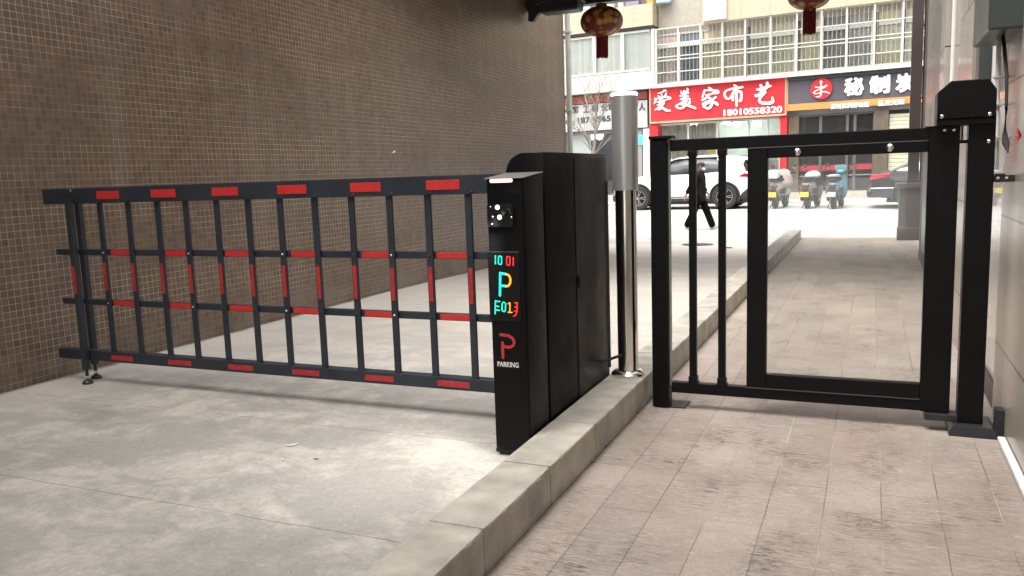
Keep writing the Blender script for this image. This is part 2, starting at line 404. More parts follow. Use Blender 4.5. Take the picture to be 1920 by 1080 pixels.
KX1 = -1.178
mosaic = mat_mosaic()
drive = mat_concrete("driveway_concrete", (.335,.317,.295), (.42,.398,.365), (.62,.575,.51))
roadm = mat_concrete("street_concrete", (.38,.375,.36), (.45,.445,.43), (.52,.51,.49), joints=False, gritty=.4)
paving = mat_paving()
kerbm = M("kerb_granite", (.43,.40,.345), .7, var=.24, vs=7, bump=.6, bs=70)
stone = mat_stone("polished_stone", (.36,.32,.27), (.44,.395,.335), .26, jz=(.40,.66), jy=(1.1,1.2), coat=.15)
stone2 = mat_stone("rough_stone", (.30,.27,.215), (.36,.33,.265), .55, scale=6)
mirror = M("grey_back_painted_glass", (.30,.31,.285), .30, spec=.4, var=.10, vs=1.2, stretch=(1,3,.3))
panelw = M("pale_panel", (.52,.50,.47), .22, var=.06, vs=2, coat=.6)
def mat_paint(name, c, dust, rough, spec):
    g = NT(name); p = g.pos(); a = g.noise(p, 3.5, 6, .65); f = g.noise(p, 160, 3, .7); st = g.noise(g.map(p, (60, 60, 3)), 1, 4, .6)
    col = g.mix(g.rng(a, .35, .7, 0, .55), c, tuple(x*1.7 for x in c))
    col = g.mix(g.math('MULTIPLY', g.rng(f, .60, .72), g.rng(a, .45, .62, 0, .5)), col, dust)
    col = g.mix(g.math('MULTIPLY', g.rng(st, .64, .72), .25), col, dust)
    g.base(col); g.rough(g.rng(a, .3, .7, rough-.10, rough+.14)); g.b.inputs['Specular IOR Level'].default_value = spec
    g.bump(g.noise(p, 420, 2), .06, .002); return g.m
slate = mat_paint("slate_paint", (.024,.030,.039), (.10,.10,.10), .44, .38)
black = mat_paint("black_paint", (.0032,.0032,.0036), (.035,.033,.03), .40, .18)
blackg = M("black_gloss", (.008,.008,.009), .12, coat=.4)
rubber = M("rubber", (.02,.02,.02), .8)
redref = M("red_reflector", (.62,.035,.033), .4, var=.10, vs=30)
redold = M("faded_red_reflector", (.48,.032,.036), .45, var=.22, vs=25)
steel = M("polished_steel", (.72,.69,.65), .12, 1, var=.05, vs=5)
satin = M("satin_steel", (.56,.56,.56), .34, .7)
chrome = M("screw_steel", (.75,.75,.75), .18, 1)
whitelamp = M("white_lamp", (.9,.9,.9), .4, emit=(1,.99,.96), es=1.6)
redlamp = M("red_lamp", (.8,.3,.25), .4, emit=(1,.52,.42), es=.9)
led_g = M("led_green", (.0,.3,.2), .5, emit=(.01,.85,.50), es=.75)
led_o = M("led_orange", (.3,.12,.0), .5, emit=(1,.30,.01), es=.75)
led_r = M("led_red", (.3,.0,.0), .5, emit=(1,.03,.02), es=.75)
whitepaint = M("white_paint", (.78,.77,.74), .5, var=.05, vs=3)
redpaint = M("red_print", (.62,.02,.03), .45, var=.06, vs=2)
pvc = M("white_pvc", (.80,.79,.77), .35, var=.05, vs=6)
darkmetal = M("dark_metal", (.022,.023,.024), .45, var=.15, vs=3)
greenbox = M("grey_green_metal", (.055,.068,.06), .4, var=.12, vs=3)
brownmetal = M("brown_metal", (.045,.032,.028), .4, var=.12, vs=3)
pedst = mat_stone("pedestal_granite", (.075,.065,.06), (.10,.088,.08), .3, scale=8)
gateglass = mat_glass("gate_acrylic", .035, (.93,.94,.93), 1.0, .03)
shopglass = mat_glass("shop_glass", .02, (.95,.97,.96), .8, .02)

# ------------------------------------------------------------ ground, roads, pavements (setting)
WX, RX = -5.17, .60                 # faces of the left and right walls
RH = 5.2
YW, YR, YP = 14.5, 12.9, 16.3       # ends of the left wall, right wall and walkway
ZD, ZK, KX0, KX1 = .055, .165, -1.395, -1.178
def zroad(y):
    def sm(t): t = max(0, min(1, t)); return t*t*(3-2*t)
    return ZD + (-.15-ZD)*sm((y-7)/12.5) + .28*sm((y-20.6)/5.0)
def strip(name, m, x0, x1, y0, y1, nx, ny, zf):
    b = MB(); V = [[b.bm.verts.new((x0+(x1-x0)*i/nx, y0+(y1-y0)*j/ny, zf(y0+(y1-y0)*j/ny))) for i in range(nx+1)] for j in range(ny+1)]
    for j in range(ny):
        for i in range(nx): b.bm.faces.new((V[j][i], V[j][i+1], V[j+1][i+1], V[j+1][i]))
    return tag(b.build(name, m, None, smooth=True), kind='structure')
b = MB(); b.box(-250, 250, -150, 350, -1.6, -1.2); tag(b.build('ground', roadm), kind='structure')
strip('driveway', drive, -5.4, KX0+.01, -9, YP, 4, 60, zroad)
strip('road', roadm, -60, 60, YP, 28.6, 8, 60, zroad)
strip('side_street', roadm, -60, -5.4, YW-.5, YP, 4, 6, zroad)
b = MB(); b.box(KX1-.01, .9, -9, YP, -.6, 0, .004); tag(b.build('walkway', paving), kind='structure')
b = MB(); joints = [-9, -3, -1.2, .0, 1.2, 2.386, 3.02, 3.62, 4.4, 5.2]
while joints[-1] < 15.6: joints.append(joints[-1]+.62)
joints.append(16.2)
for a, c in zip(joints, joints[1:]):
    zt_ = ZK+random.uniform(-.002, .002); xo = random.uniform(-.002, .002); n = max(6, int((c-a)/.035)) if a > .5 and a < 8 else 6; rings = []
    for i in range(n+1):
        y = a+.003+(c-a-.006)*i/n; e_ = .004 if i in (0, n) else 0
        ch = .005+abs(random.gauss(0, .0022))+(random.random() < .05)*random.uniform(.004, .010)
        rings.append([(KX0, y, -.5), (KX1+xo, y, -.5), (KX1+xo-e_+random.gauss(0, .0008), y, zt_-ch-.004), (KX1+xo-ch*.35-e_, y, zt_-ch*.35), (KX1+xo-ch-.004, y, zt_-e_*.5), (KX0+.006, y, zt_-e_*.5), (KX0, y, zt_-.006)])
    b.loft(rings)
tag(b.build('kerb', kerbm), kind='structure')

# ------------------------------------------------------------ left wall
t = thing('tiled_building', 'tall brown mosaic tiled wall along the left side of the driveway', 'building', (WX-3, 3, 0))
MB().box(WX-8, WX, -9, YW, -.4, 8.5).build('wall', mosaic, t)
MB().box(WX, RX+.02, -9, -1.0, 3.6, 8.4).build('shade_block', mosaic, t)  # unseen block added overhead behind the camera to darken the near passage
MB().box(WX-8.1, WX+.08, -9.1, YW+.08, 8.5, 8.75).build('roof_edge', M("coping", (.3,.28,.26), .6, var=.1), t)
b = MB(); p = Vector((WX+.06, YW+.06, 0)); b.tube([(p.x, p.y, -.05), (p.x, p.y, 8.4)], .05, 14)
for z in (1.0, 2.45, 3.85, 5.4): b.box(p.x-.065, p.x+.065, p.y-.065, p.y+.065, z, z+.05, .01)
tag(b.build('downpipe', M("pipe_pvc", (.55,.58,.52), .4, var=.08), None, True, origin=(p.x, p.y, 0)), 'pale grey rain downpipe at the far corner of the brown tiled wall', 'pipe')
c = on(738, 285, 'x', WX); b = MB(); b.prism([(c.y-.03, c.z-.012), (c.y+.03, c.z+.0), (c.y+.012, c.z+.02)], 'x', WX-.002, WX+.012)
tag(b.build('wall_chip', whitepaint, None, origin=(WX, c.y, c.z)), 'small white chip stuck on the brown tiled wall above the barrier', 'chip')

# ------------------------------------------------------------ right wall
t = thing('stone_clad_building', 'beige polished stone clad wall with glass panels along the right of the walkway', 'building', (RX+3, 3, 0))
MB().box(RX+.02, RX+8, -9, 4.92, -.4, RH).build('wall', stone, t)
MB().box(RX+.12, RX+8, 4.92, YR, -.4, RH).build('wall', stone2, t)
MB().box(RX-.04, RX+8, -9, YR+.05, RH, RH+.25).build('roof_edge', kerbm, t)
def rpart(name, m, y0, y1, z0, z1, x0, x1=RX+.14, bev=.004): return MB().box(x0, x1, y0, y1, z0, z1, bev).build(name, m, t)
rpart('stone_pilaster', stone, 6.32, 7.20, 0, RH-.02, RX-.01)
rpart('stone_pilaster', stone, 8.72, 9.30, 0, RH-.02, RX-.01)
for y0, y1, mm, lb in ((4.94, 5.70, panelw, None), (7.22, 8.70, panelw, None), (9.32, 12.86, mirror, None)):
    pn = rpart('glass_panel', mm, y0, y1, .12, RH-.3, RX+.05)
    MB().box(RX+.03, RX+.10, y0, y1, .0, .118, .004).build('base_rail', brownmetal, pn)
    MB().box(RX+.035, RX+.10, y1-.03, y1, .12, RH-.3).build('frame', pvc, pn)
rpart('dark_gap', darkmetal, 5.87, 6.30, 0, RH-.1, RX+.07)
b = MB(); b.box(RX-.22, RX+.10, 4.86, 5.50, 2.16, 2.75, .01); b.box(RX-.02, RX+.06, 5.52, 5.9, .0, 2.72, .006)
rb = thing('roller_shutter', 'dark grey green roller shutter box high on the stone wall', 'shutter', (RX, 5.2, 2.16)); 
MB().box(RX-.12, RX+.04, 4.50, 5.15, on(1880, 26, 'x', RX-.12).z, 2.75, .01).build('shutter_box', greenbox, rb)
MB().box(RX-.03, RX+.06, 5.72, 5.90, 1.75, 2.72, .006).build('guide_rail', greenbox, rb)
b.bm.free()
q = lambda x, y: on(x, y, 'x', RX-.03)
b = MB(); pts = [q(1875, 30), q(1882, 80), q(1888, 140), q(1887, 200), q(1884, 250)]
b.tube(pts, [.011, .009, .0075, .007, .008], 8); b.tube([q(1884, 248), q(1886, 268), q(1890, 286)], [.009, .016, .003], 8)
tag(b.build('cable', rubber, None, True, origin=q(1887, 280)), 'black cable hanging down the stone wall below the shutter box', 'cable')
b = MB(); p0, p1 = q(1873, 45), q(1868, 318)
b.tube([p0, p1], .011, 10)
for y in (145, 196, 258): a = on(1871, y, 'x', RX-.03); b.box(RX-.05, RX+.02, a.y-.018, a.y+.018, a.z-.006, a.z+.006, .002)
tag(b.build('conduit', pvc, None, True, origin=p1), 'thin grey vertical conduit clipped to the stone wall beside the black cable', 'pipe')
c = on(1914, 255, 'x', RX-.02); b = MB()
for k in range(9):
    a = 2*math.pi*k/9+random.uniform(-.2,.2); L = random.uniform(.025, .042)
    b.tube([c, c+Vector((-.012+random.uniform(-.01,.0), math.cos(a)*L*1.3, math.sin(a)*L))], [.004, .0008], 5)
tag(b.build('tinsel_star', M("red_foil", (.6,.02,.02), .3, .4), None, origin=c), 'spiky red tinsel star stuck on the stone wall at the right edge', 'decoration')
b = MB(); b.box(RX-.016, RX+.017, -2, 4.42, .003, .028, .005)
tag(b.build('floor_trunking', pvc, None, origin=(RX-.01, 4.4, 0)), 'white cable trunking along the foot of the stone wall', 'trunking')

# ------------------------------------------------------------ column on pedestal at the end of the walkway
pt = thing('stone_pedestal', 'dark granite pedestal at the far end of the walkway under the brown column', 'pedestal', (.62, 16.0, 0))
e0 = on(1690, 443, 'z', 0); zt = on(1706, 343, 'y', 15.75).z
MB().box(.43, .86, 15.75, 16.18, -.3, .22, .01).box(.445, .845, 15.765, 16.165, .221, zt-.09, .006).build('plinth', pedst, pt)
MB().box(.39, .90, 15.71, 16.22, zt-.088, zt, .012).build('cap', pedst, pt)
ct = thing('column', 'dark brown square metal column standing on the granite pedestal', 'column', (.66, 15.98, zt))
MB().box(.575, .745, 15.9, 16.07, zt+.001, 6.0, .006).build('shaft', brownmetal, ct)
MB().box(.555, .765, 15.88, 16.09, zt+.002, zt+.05, .004).build('foot_plate', brownmetal, ct)
MB().tube([(.785, 15.98, zt+.004), (.785, 15.98, 6.0)], .026, 10).box(.75, .82, 15.95, 16.01, 2.4, 2.44).box(.75, .82, 15.95, 16.01, 3.6, 3.64).build('side_pipe', brownmetal, ct, True)

# ------------------------------------------------------------ gate canopy with lanterns
YB = 12.9
cz = on(1150, 5, 'y', YB).z
t = thing('gate_canopy', 'black roofed canopy beam crossing the top of the passage', 'canopy', (-2.3, 10.5, cz))
MB().box(WX+.01, RX+.0, 8.6, YB+.1, cz+.36, cz+.52, .01).build('roof', darkmetal, t)
MB().box(WX+.01, RX+.0, YB-.14, YB+.06, cz, cz+.355, .01).build('beam', darkmetal, t)
MB().box(WX+.01, RX+.0, 8.6, 8.75, cz+.1, cz+.355, .01).build('beam', darkmetal, t)
c0 = on(1021, 27, 'y', YB-.2); c1 = on(1093, 24, 'y', YB-.2)
MB().box(c0.x, c1.x, YB-.45, YB-.142, (c0.z+c1.z)/2, cz+.30, .03).box(c0.x-.05, c1.x+.05, YB-.5, YB-.143, cz+.02, cz+.1, .01).build('beam_end', darkmetal, t)
def bz(px, py): a = on(px, py, 'y', YB-.2); return (a.x, a.z)
arch = [bz(992, -20), bz(992, 40), bz(1001, 41), bz(1005, 36), bz(1008, 30), bz(1013, 25), bz(1021, 21.5), bz(1027, 22), bz(1040, 28), bz(1050, 26), bz(1062, -20)]
MB().prism(arch, 'y', YB-.24, YB-.145, 0).build('arch_bracket', darkmetal, t)
def lantern(cx, cy, label, gold):
    k = (cx-0)  # pixel centre
    Y = 12.2; top = on(cx, cy-28, 'y', Y); bot = on(cx, cy+28, 'y', Y); lf = on(cx-38.5*gold, cy, 'y', Y); rt_ = on(cx+38.5*gold, cy, 'y', Y)
    r = (rt_.x-lf.x)/2; h = (top.z-bot.z)/2*gold; c = Vector(((rt_.x+lf.x)/2, Y, (top.z+bot.z)/2))
    o = thing('red_lantern', label, 'lantern', c, 0, 'lanterns hanging from the canopy')
    g = NT("lantern_cloth"); p = g.pos(); sx = g.sep(p)
    ang = g.math('ARCTAN2', sx[1], sx[0])
    fl = g.n("TexVoronoi"); g.put(fl.inputs['Vector'], p); fl.inputs['Scale'].default_value = 9; fl.inputs['Randomness'].default_value = .8
    gm = g.math('MULTIPLY', g.rng(fl.outputs['Distance'], .50, .40), g.rng(g.noise(p, 2.6, 3), .42, .50))
    col = g.mix(gm, (.17,.016,.011), (.46,.25,.035)); g.base(col); g.rough(.5)
    b = MB(); n = 48; rows = []
    for i in range(17):
        th = -math.pi/2*.92+math.pi*.92*i/16
        rows.append([(c.x+r*math.cos(th)**.8*math.cos(2*math.pi*k/n)*(1-.02*(k%2)), c.y+r*math.cos(th)**.8*math.sin(2*math.pi*k/n)*(1-.02*(k%2)), c.z+h*math.sin(th)) for k in range(n)])
    b.loft(rows).build('lantern_body', g.m, o, True, ang=60)
    gd = M("lantern_gold", (.33,.12,.03), .4, .2)
    for s in (1, -1): MB().lathe([(r*.24, -.03), (r*.27, 0), (r*.24, .04)], c+Vector((0, 0, s*h*1.0)), 20).build('rim', gd, o, True)
    MB().tube([c+Vector((0,0,h)), Vector((c.x, c.y, cz+.365))], .006, 6).build('cord', rubber, o)
    b = MB()
    for k in range(46):
        a = 2*math.pi*k/46; rr = r*.27*random.uniform(.75, 1); L = h*random.uniform(1.35, 1.5)
        x, y = c.x+rr*math.cos(a), c.y+rr*math.sin(a)
        b.tube([(x, y, c.z-h*1.0), (x*1+random.uniform(-.006,.006), y, c.z-h-L)], .009, 5)
    b.build('tassel', M("tassel_red", (.17,.008,.012), .8), o)
lantern(1128.5, 40, 'dark red round lantern with gold flowers hanging at the left end of the canopy beam', 1.0)
lantern(1518.5, -14, 'red round lantern hanging at the top edge right of the other lantern', 1.13)

# ------------------------------------------------------------ barrier fence
YF = 3.86
fp = lambda x, y: on(x, y, 'y', YF)
fl = thing('barrier_fence', 'dark slate grid barrier arm with red reflectors closed across the driveway', 'barrier', (-3.2, YF, ZD))
xl = fp(87, 366).x; XR = -1.605
zt1, zt0 = (fp(135, 350).z+fp(895, 330).z)/2, (fp(135, 380).z+fp(895, 366).z)/2
beam = MB().box(xl, XR, YF-.03, YF+.06, zt0, zt1, .004).build('top_beam', slate, fl)
MB().box(xl-.004, xl+.0, YF-.026, YF+.056, zt0+.004, zt1-.004).build('end_cap', rubber, beam)
zm = []
for (xa, ya, xb, yb) in ((105, 470, 910, 483), (118, 563, 915, 599)):
    z = (fp(xa, ya).z+fp(xb, yb).z)/2; zm.append((fp(xa, ya).x, z))
z3 = (fp(118, 660).z+fp(915, 723).z)/2; zm.append((fp(117, 658).x, z3))
hh = [.020, .020, .034]; rails = []
for (x0, z), h, i in zip(zm, hh, range(3)):
    y0, y1 = (YF+.002, YF+.03) if i < 2 else (YF-.026, YF+.04)
    o = MB().box(x0, XR, y0, y1, z-h, z+h, .004).build('bottom_rail' if i == 2 else 'rail', slate, fl); rails.append(o)
    MB().box(x0-.006, x0, y0+.002, y1-.002, z-h+.002, z+h-.002, .002).build('end_cap', rubber, o)
print('fence z', zt0, zt1, zm)
tops = [189, 242, 297, 350, 408, 467, 527, 592, 661, 732, 804, 880]
bars = []
for px in tops:
    x = fp(px, 385).x; o = MB().box(x-.019, x+.019, YF-.018, YF+.0, zm[2][1]+hh[2]-.01, zt0+.01, .003).build('vertical_bar', slate, fl); bars.append((x, o))
    for z in (zt0+.012, zm[2][1]+.022): MB().lathe([(.006, 0), (.006, .004), (.003, .007)], (x+.03, (YF-.03 if z > 1 else YF-.026), z), 8, Matrix.Rotation(R(90), 4, 'X')).build('bolt', darkmetal, o)
def strip_y(x0, x1, z0, z1, y, par, m=None):
    a_ = random.uniform(-.006, .006) if x1-x0 > z1-z0 else 0; cx_, cz_ = (x0+x1)/2, (z0+z1)/2
    MB().box(x0, x1, y-.0025, y-.0002, z0, z1, .0008, 1, Matrix.Translation((cx_, 0, cz_)) @ Matrix.Rotation(a_, 4, 'Y') @ Matrix.Translation((-cx_, 0, -cz_))).build('reflector', m or redref, par)
for a, c in ((188, 230), (290, 336), (404, 453), (527, 581), (663, 720), (805, 867)):
    zc = (zt0+zt1)/2; strip_y(fp(a, 360).x, fp(c, 360).x, zc-.025, zc+.025, YF-.03, beam)
for a, c in ((208, 242), (308, 348), (422, 466), (546, 595), (678, 732), (818, 877)): strip_y(fp(a, 475).x, fp(c, 475).x, zm[0][1]-.016, zm[0][1]+.016, YF+.002, rails[0])
for a, c in ((214, 252), (318, 360), (430, 476), (550, 600), (684, 738), (825, 882)): strip_y(fp(a, 578).x, fp(c, 578).x, zm[1][1]-.016, zm[1][1]+.016, YF+.002, rails[1])
for a, c in ((217, 257), (322, 365), (434, 480), (553, 603), (688, 742), (823, 883)): strip_y(fp(a, 685).x, fp(c, 685).x, zm[2][1]-.018, zm[2][1]+.014, YF-.026, rails[2], redold)
for i, (x, o) in enumerate(bars):
    for z in (zm[0][1], zm[1][1]): MB().lathe([(.006, 0), (.006, .004), (.003, .007)], (x, YF-.018, z), 8, Matrix.Rotation(R(90), 4, 'X')).build('bolt', darkmetal if (i*7+int(z*10)) % 3 else satin, o)
zs0, zs1 = fp(535, 556).z, fp(535, 497).z
for x, o in bars: strip_y(x-.012, x+.012, zs0+random.uniform(-.006,.006), zs1+random.uniform(-.006,.006), YF-.018, o, redold)
for k, (px, yy) in enumerate(((160, YF-.055), (160, YF+.075))):
    x = on(163 if k == 0 else 180, 700, 'y', yy).x
    lg = MB().box(x-.020, x+.020, yy-.018, yy+.02, ZD+.10, zt0+.03, .004).build('leg', slate, fl)
    MB().lathe([(.034, 0), (.034, .012), (.026, .022), (.012, .03), (.010, .10), (.018, .10), (.018, .11)], (x, yy, ZD), 16).build('foot', darkmetal, lg, True)
    MB().lathe([(.013, .035), (.013, .055)], (x, yy, ZD), 6).build('nut', chrome, lg)
    if k == 0:
        strip_y(x-.013, x+.013, zs0-.02, zs1-.02, yy-.018, lg, redold)
        MB().lathe([(.010, 0), (.010, .006), (.005, .009)], (x, YF-.03, zt1-.015), 10, Matrix.Rotation(R(90), 4, 'X')).build('bolt', chrome, lg)

# ------------------------------------------------------------ barrier cabinet (camera column + drive housing)
YC = 3.36; CX0, CX1 = -1.583, -1.404
cp = lambda x, y: on(x, y, 'y', YC)
cb = thing('barrier_cabinet', 'black parking barrier cabinet with lit display and camera beside the kerb', 'cabinet', (-1.5, 3.6, ZD))
zc = cp(915, 336).z
col = MB().prism([(YC, ZD+.03), (YC, zc), (YC+.245, zc+.022), (YC+.245, ZD+.03)], 'x', CX0, CX1, .010, 3).build('camera_column', black, cb, True)
MB().box(CX0+.012, CX1-.012, YC+.012, YC+.24, ZD+.001, ZD+.029, .002).build('base', rubber, col)
MB().box(CX0-.005, CX1+.005, YC-.006, YC+.243, zc+.0, zc+.0045, .001, 1, Matrix.Translation((0, YC, zc+.001)) @ Matrix.Rotation(math.atan2(.022, .245), 4, 'X') @ Matrix.Translation((0, -YC, -zc-.001))).build('top_plate', M("top_plate", (.16,.15,.14), .4, var=.1), col)
dr = .095; rr = [(CX0-.02+dr-dr*math.cos(R(a)), 1.452-dr+dr*math.sin(R(a))) for a in range(0, 91, 10)]
hs_ = MB().prism([(CX0-.02, ZD+.02)]+rr+[(CX1-.002, 1.452), (CX1-.002, ZD+.02)], 'y', YC+.27, 4.62, .004, 2).build('drive_housing', black, cb, True)
MB().box(CX1-.002, CX1+.0015, 4.05, 4.60, ZD+.06, 1.428, .002).build('door', mat_paint("cabinet_door", (.0045,.0045,.005), (.035,.033,.03), .36, .22), hs_)
MB().box(CX1+.0032, CX1+.014, 4.075, 4.10, .75, .81, .003).build('lock', darkmetal, hs_)
MB().box(CX1+.0032, CX1+.010, 4.595, 4.612, .2, 1.3, .002).build('hinge', darkmetal, hs_)
MB().box(-1.60, -1.42, 3.40, 4.60, ZD+.001, ZD+.019).build('plinth', rubber, cb)
MB().box(XR, CX0-.021, YF-.07, YF+.10, zm[2][1]-.02, 1.30, .01).build('arm_mount', black, cb)
yf = YC-.0005
def rr_box(x0, x1, z0, z1, y0, y1, r):
    pl = []
    for cx, cz_, a0 in ((x1-r, z1-r, 0), (x0+r, z1-r, 90), (x0+r, z0+r, 180), (x1-r, z0+r, 270)):
        for k in range(5): a = R(a0+22.5*k); pl.append((cx+r*math.cos(a), cz_+r*math.sin(a)))
    return MB().prism(pl, 'y', y0, y1)
a, c = cp(919, 342), cp(961, 334); rr_box(a.x, c.x, (a.z+c.z)/2-.010, (a.z+c.z)/2+.007, yf-.005, yf, .008).build('indicator_lamp', redlamp, col)
fa, fc = cp(914, 850), cp(980, 360)
rr_box(CX0+.006, CX1-.006, ZD+.05, zc-.065, yf-.0035, yf, .014).build('front_panel', black, col)
yf -= .0035
a, c = cp(908, 425), cp(964, 381); a.x = max(a.x, CX0+.008)
win = rr_box(a.x, c.x, a.z, c.z, yf-.012, yf, .012).build('camera_window', blackg, col)
for px, py, rad, mm, nm in ((935.5, 388.5, .0105, whitelamp, 'lamp'), (939.5, 407, .0105, whitelamp, 'lamp'), (923, 388, .004, chrome, 'sensor'), (927, 406.5, .0055, chrome, 'sensor'), (926, 420, .004, chrome, 'sensor'), (962, 407, .0045, chrome, 'sensor')):
    p = cp(px, py); MB().lathe([(rad, 0), (rad*.9, .003), (rad*.4, .005)], (p.x, yf-.0125, p.z), 14, Matrix.Rotation(R(90), 4, 'X')).build(nm, mm, win, True)
MB().lathe([(.024, 0), (.024, .004), (.019, .005), (.012, .002)], (cp(951, 398).x, yf-.0125, cp(951, 398).z), 20, Matrix.Rotation(R(90), 4, 'X')).build('lens', M("lens", (.004,.004,.006), .05, coat=1), win, True)
# LED screen
a, c = cp(920, 600), cp(974, 472)
scr = MB().box(a.x, c.x, yf-.003, yf, a.z, c.z, .001, 1).build('screen', M("screen_black", (.004,.004,.004), .25), col)
ys = yf-.0032
sp = lambda x, y: (lambda p: (p.x, p.z))(on(920+x/4.7, 470+y/4.7, 'y', YC))
def strokes(name, m, L, par, y, th, wpx, conv):
    b = MB()
    for k, st in enumerate(L):
        pts = [conv(*q) for q in st[0]]; wd = st[1] if len(st) > 1 else [1]*len(pts)
        b.ribbon(pts, [q*wpx for q in wd], y-.0002*k*(th/.002), th)
    return b.build(name, m, par)
u = .0105*.165
W1 = .0038
strokes('lettering', led_g, [([(48,42),(48,72)],), ([(48,82),(48,116)],), ([(76,50),(74,112)],), ([(78,46),(100,50)],), ([(103,52),(102,80)],), ([(103,88),(102,116)],), ([(78,117),(100,119)],)], scr, ys, .001, W1*1.15, sp)
strokes('lettering', led_r, [([(148,52),(147,82)],), ([(147,90),(147,120)],), ([(152,50),(172,52)],), ([(176,54),(175,84)],), ([(176,92),(175,124)],), ([(152,125),(172,128)],), ([(206,56),(205,88)],), ([(206,96),(205,130)],)], scr, ys, .001, W1*1.15, sp)
strokes('lettering', led_g, [([(90,190),(88,396)],), ([(92,198),(138,204)],), ([(92,306),(138,310)],)], scr, ys, .001, W1*2.6, sp)
strokes('lettering', led_o, [([(138,204),(168,216),(180,246),(178,284),(162,308),(138,312)],)], scr, ys, .001, W1*2.6, sp)
strokes('lettering', led_g, [([(48,436),(46,556)],), ([(46,444),(88,446)],), ([(48,486),(80,490)],), ([(48,520),(86,524)],), ([(108,462),(106,522)],), ([(112,452),(132,456)],), ([(138,462),(136,528)],), ([(110,530),(132,534)],)], scr, ys, .001, W1*1.25, sp)
strokes('lettering', led_o, [([(176,456),(174,538)],), ([(158,466),(176,456)],), ([(158,540),(196,542)],)], scr, ys, .001, W1*1.25, sp)
strokes('lettering', led_r, [([(238,452),(238,536),(226,566),(206,576)],), ([(216,456),(244,458)],), ([(218,494),(240,496)],), ([(214,530),(240,532)],)], scr, ys, .001, W1*1.1, sp)
strokes('emblem', redold, [([(88,738),(160,748),(198,772),(212,806),(200,836),(168,850),(112,842)],), ([(108,806),(112,946)],)], col, yf, .001, W1*3.6, sp)
a, c = cp(934, 690), cp(973, 676)
text_part('lettering', 'PARKING', whitepaint, col, a.x, c.x, on(953, 688, 'y', YC).z, on(953, 678.5, 'y', YC).z, yf, .001, bold=.02)
b = MB()
for i in range(9):
    for j in range(9):
        p = cp(934, 748).lerp(cp(973, 748), i/8); p.z += j*.0088; b.lathe([(.0022, 0), (.0022, .0008)], (p.x, yf, p.z), 6, Matrix.Rotation(R(90), 4, 'X'))
b.build('speaker_grille', M("hole", (.002,.002,.002), .9), col)
# the cabinet's fill lamps are lit in the photo: their light
ld = bpy.data.lights.new("cabinet_lamp", 'SPOT'); ld.energy = 18; ld.spot_size = R(72); ld.spot_blend = 1; ld.shadow_soft_size = .03; ld.color = (1, .98, .93)
lo = bpy.data.objects.new("cabinet_lamp", ld); COL.objects.link(lo); lp = cp(937, 398); lo.location = (lp.x, YC-.05, lp.z)
lo.rotation_euler = (Vector((-1.98, 3.14, ZD))-lo.location).to_track_quat('-Z', 'Y').to_euler()
bc = [on(1100, 664, 'x', CX1+.004)]
b = MB(); b.tube([(CX1-.01, 4.30, .315), (CX1+.04, 4.33, .30), (CX1+.07, 4.42, .295), (-1.30, 4.50, .30)], .009, 8)
tag(b.build('power_cable', rubber, None, True, origin=(-1.36, 4.35, .30)), 'short black cable looping from the cabinet to the steel lamp post', 'cable')

# ------------------------------------------------------------ lamp post (bollard)
bx, by = -1.287, 4.60
t = thing('lamp_bollard', 'polished steel bollard with grey sleeve and glowing white ring top on the kerb', 'bollard', (bx, by, ZK))
zz = lambda y: on(1172, y, 'y', by).z
MB().lathe([(.098, 0), (.098, .012), (.088, .022), (.072, .030), (.062, .032)], (bx, by, ZK+.001), 40).build('flange', steel, t, True)
MB().lathe([(.0605, .0), (.0605, zz(352)-ZK-.03)], (bx, by, ZK+.03), 48).build('pole', steel, t, True)
MB().lathe([(.058, 0), (.0735, .002), (.0735, zz(180)-zz(357)), (.06, zz(180)-zz(357)+.001)], (bx, by, zz(357)), 48).build('sleeve', satin, t, True)
MB().lathe([(.070, 0), (.0755, .003), (.0755, .013), (.070, .016)], (bx, by, zz(180)+.0015), 48).build('lamp_ring', whitelamp, t, True)
MB().lathe([(.070, 0), (.066, .006), (.0, .010)], (bx, by, zz(180)+.018), 48).build('cap', satin, t, True)

# ------------------------------------------------------------ pedestrian gate
YG = 4.52
gp = lambda x, y: on(x, y, 'y', YG)
t = thing('gate_post', 'square black end post of the pedestrian gate beside the kerb', 'post', (-1.07, YG+.05, 0))
gx0, gx1 = -1.124, -1.030
zpt = (gp(1222, 263).z+gp(1790, 237).z)/2
MB().box(gx0, gx1, YG, YG+.09, .008, zpt+.005, .005).build('shaft', black, t)
MB().box(gx0-.006, gx1+.028, YG-.008, YG+.098, zpt+.006, zpt+.024, .003).build('cap', black, t)
MB().box(gx0-.0, gx1+.09, YG+.02, YG+.17, .001, .0075, .003).build('base_plate', darkmetal, t)
MB().box(gx1+.0005, gx1+.010, YG+.030, YG+.055, .13, zpt-.02, .001).build('edge_strip', M("pale_strip", (.32,.31,.29), .4, var=.05), t)
t = thing('pedestrian_gate', 'black swing gate with two bars and a large clear panel across the walkway', 'gate', (-.35, YG+.04, .1))
zb0 = (gp(1262, 737).z+gp(1775, 775).z)/2; gxl, gxr = gx1+.014, gp(1791, 500).x
zin0, zin1 = gp(1580, 712).z, gp(1580, 291).z
mx0, mx1 = gp(1400, 500).x, gp(1437, 500).x; px1 = gp(1733, 500).x
print('gate', zpt, zb0, gxl, gxr, zin0, zin1, mx0, mx1, px1)
MB().box(gxl, gxr, YG+.012, YG+.062, zpt-.062, zpt, .004).build('top_rail', black, t)
MB().box(gxl, gxr, YG+.012, YG+.062, zb0, zb0+.060, .004).build('bottom_rail', black, t)
MB().box(px1, gxr, YG+.010, YG+.064, zb0-.002, zpt+.002, .004).build('stile', black, t)
MB().box(mx0, mx1, YG+.008, YG+.066, zb0+.06, zpt-.062, .004).build('stile', black, t)
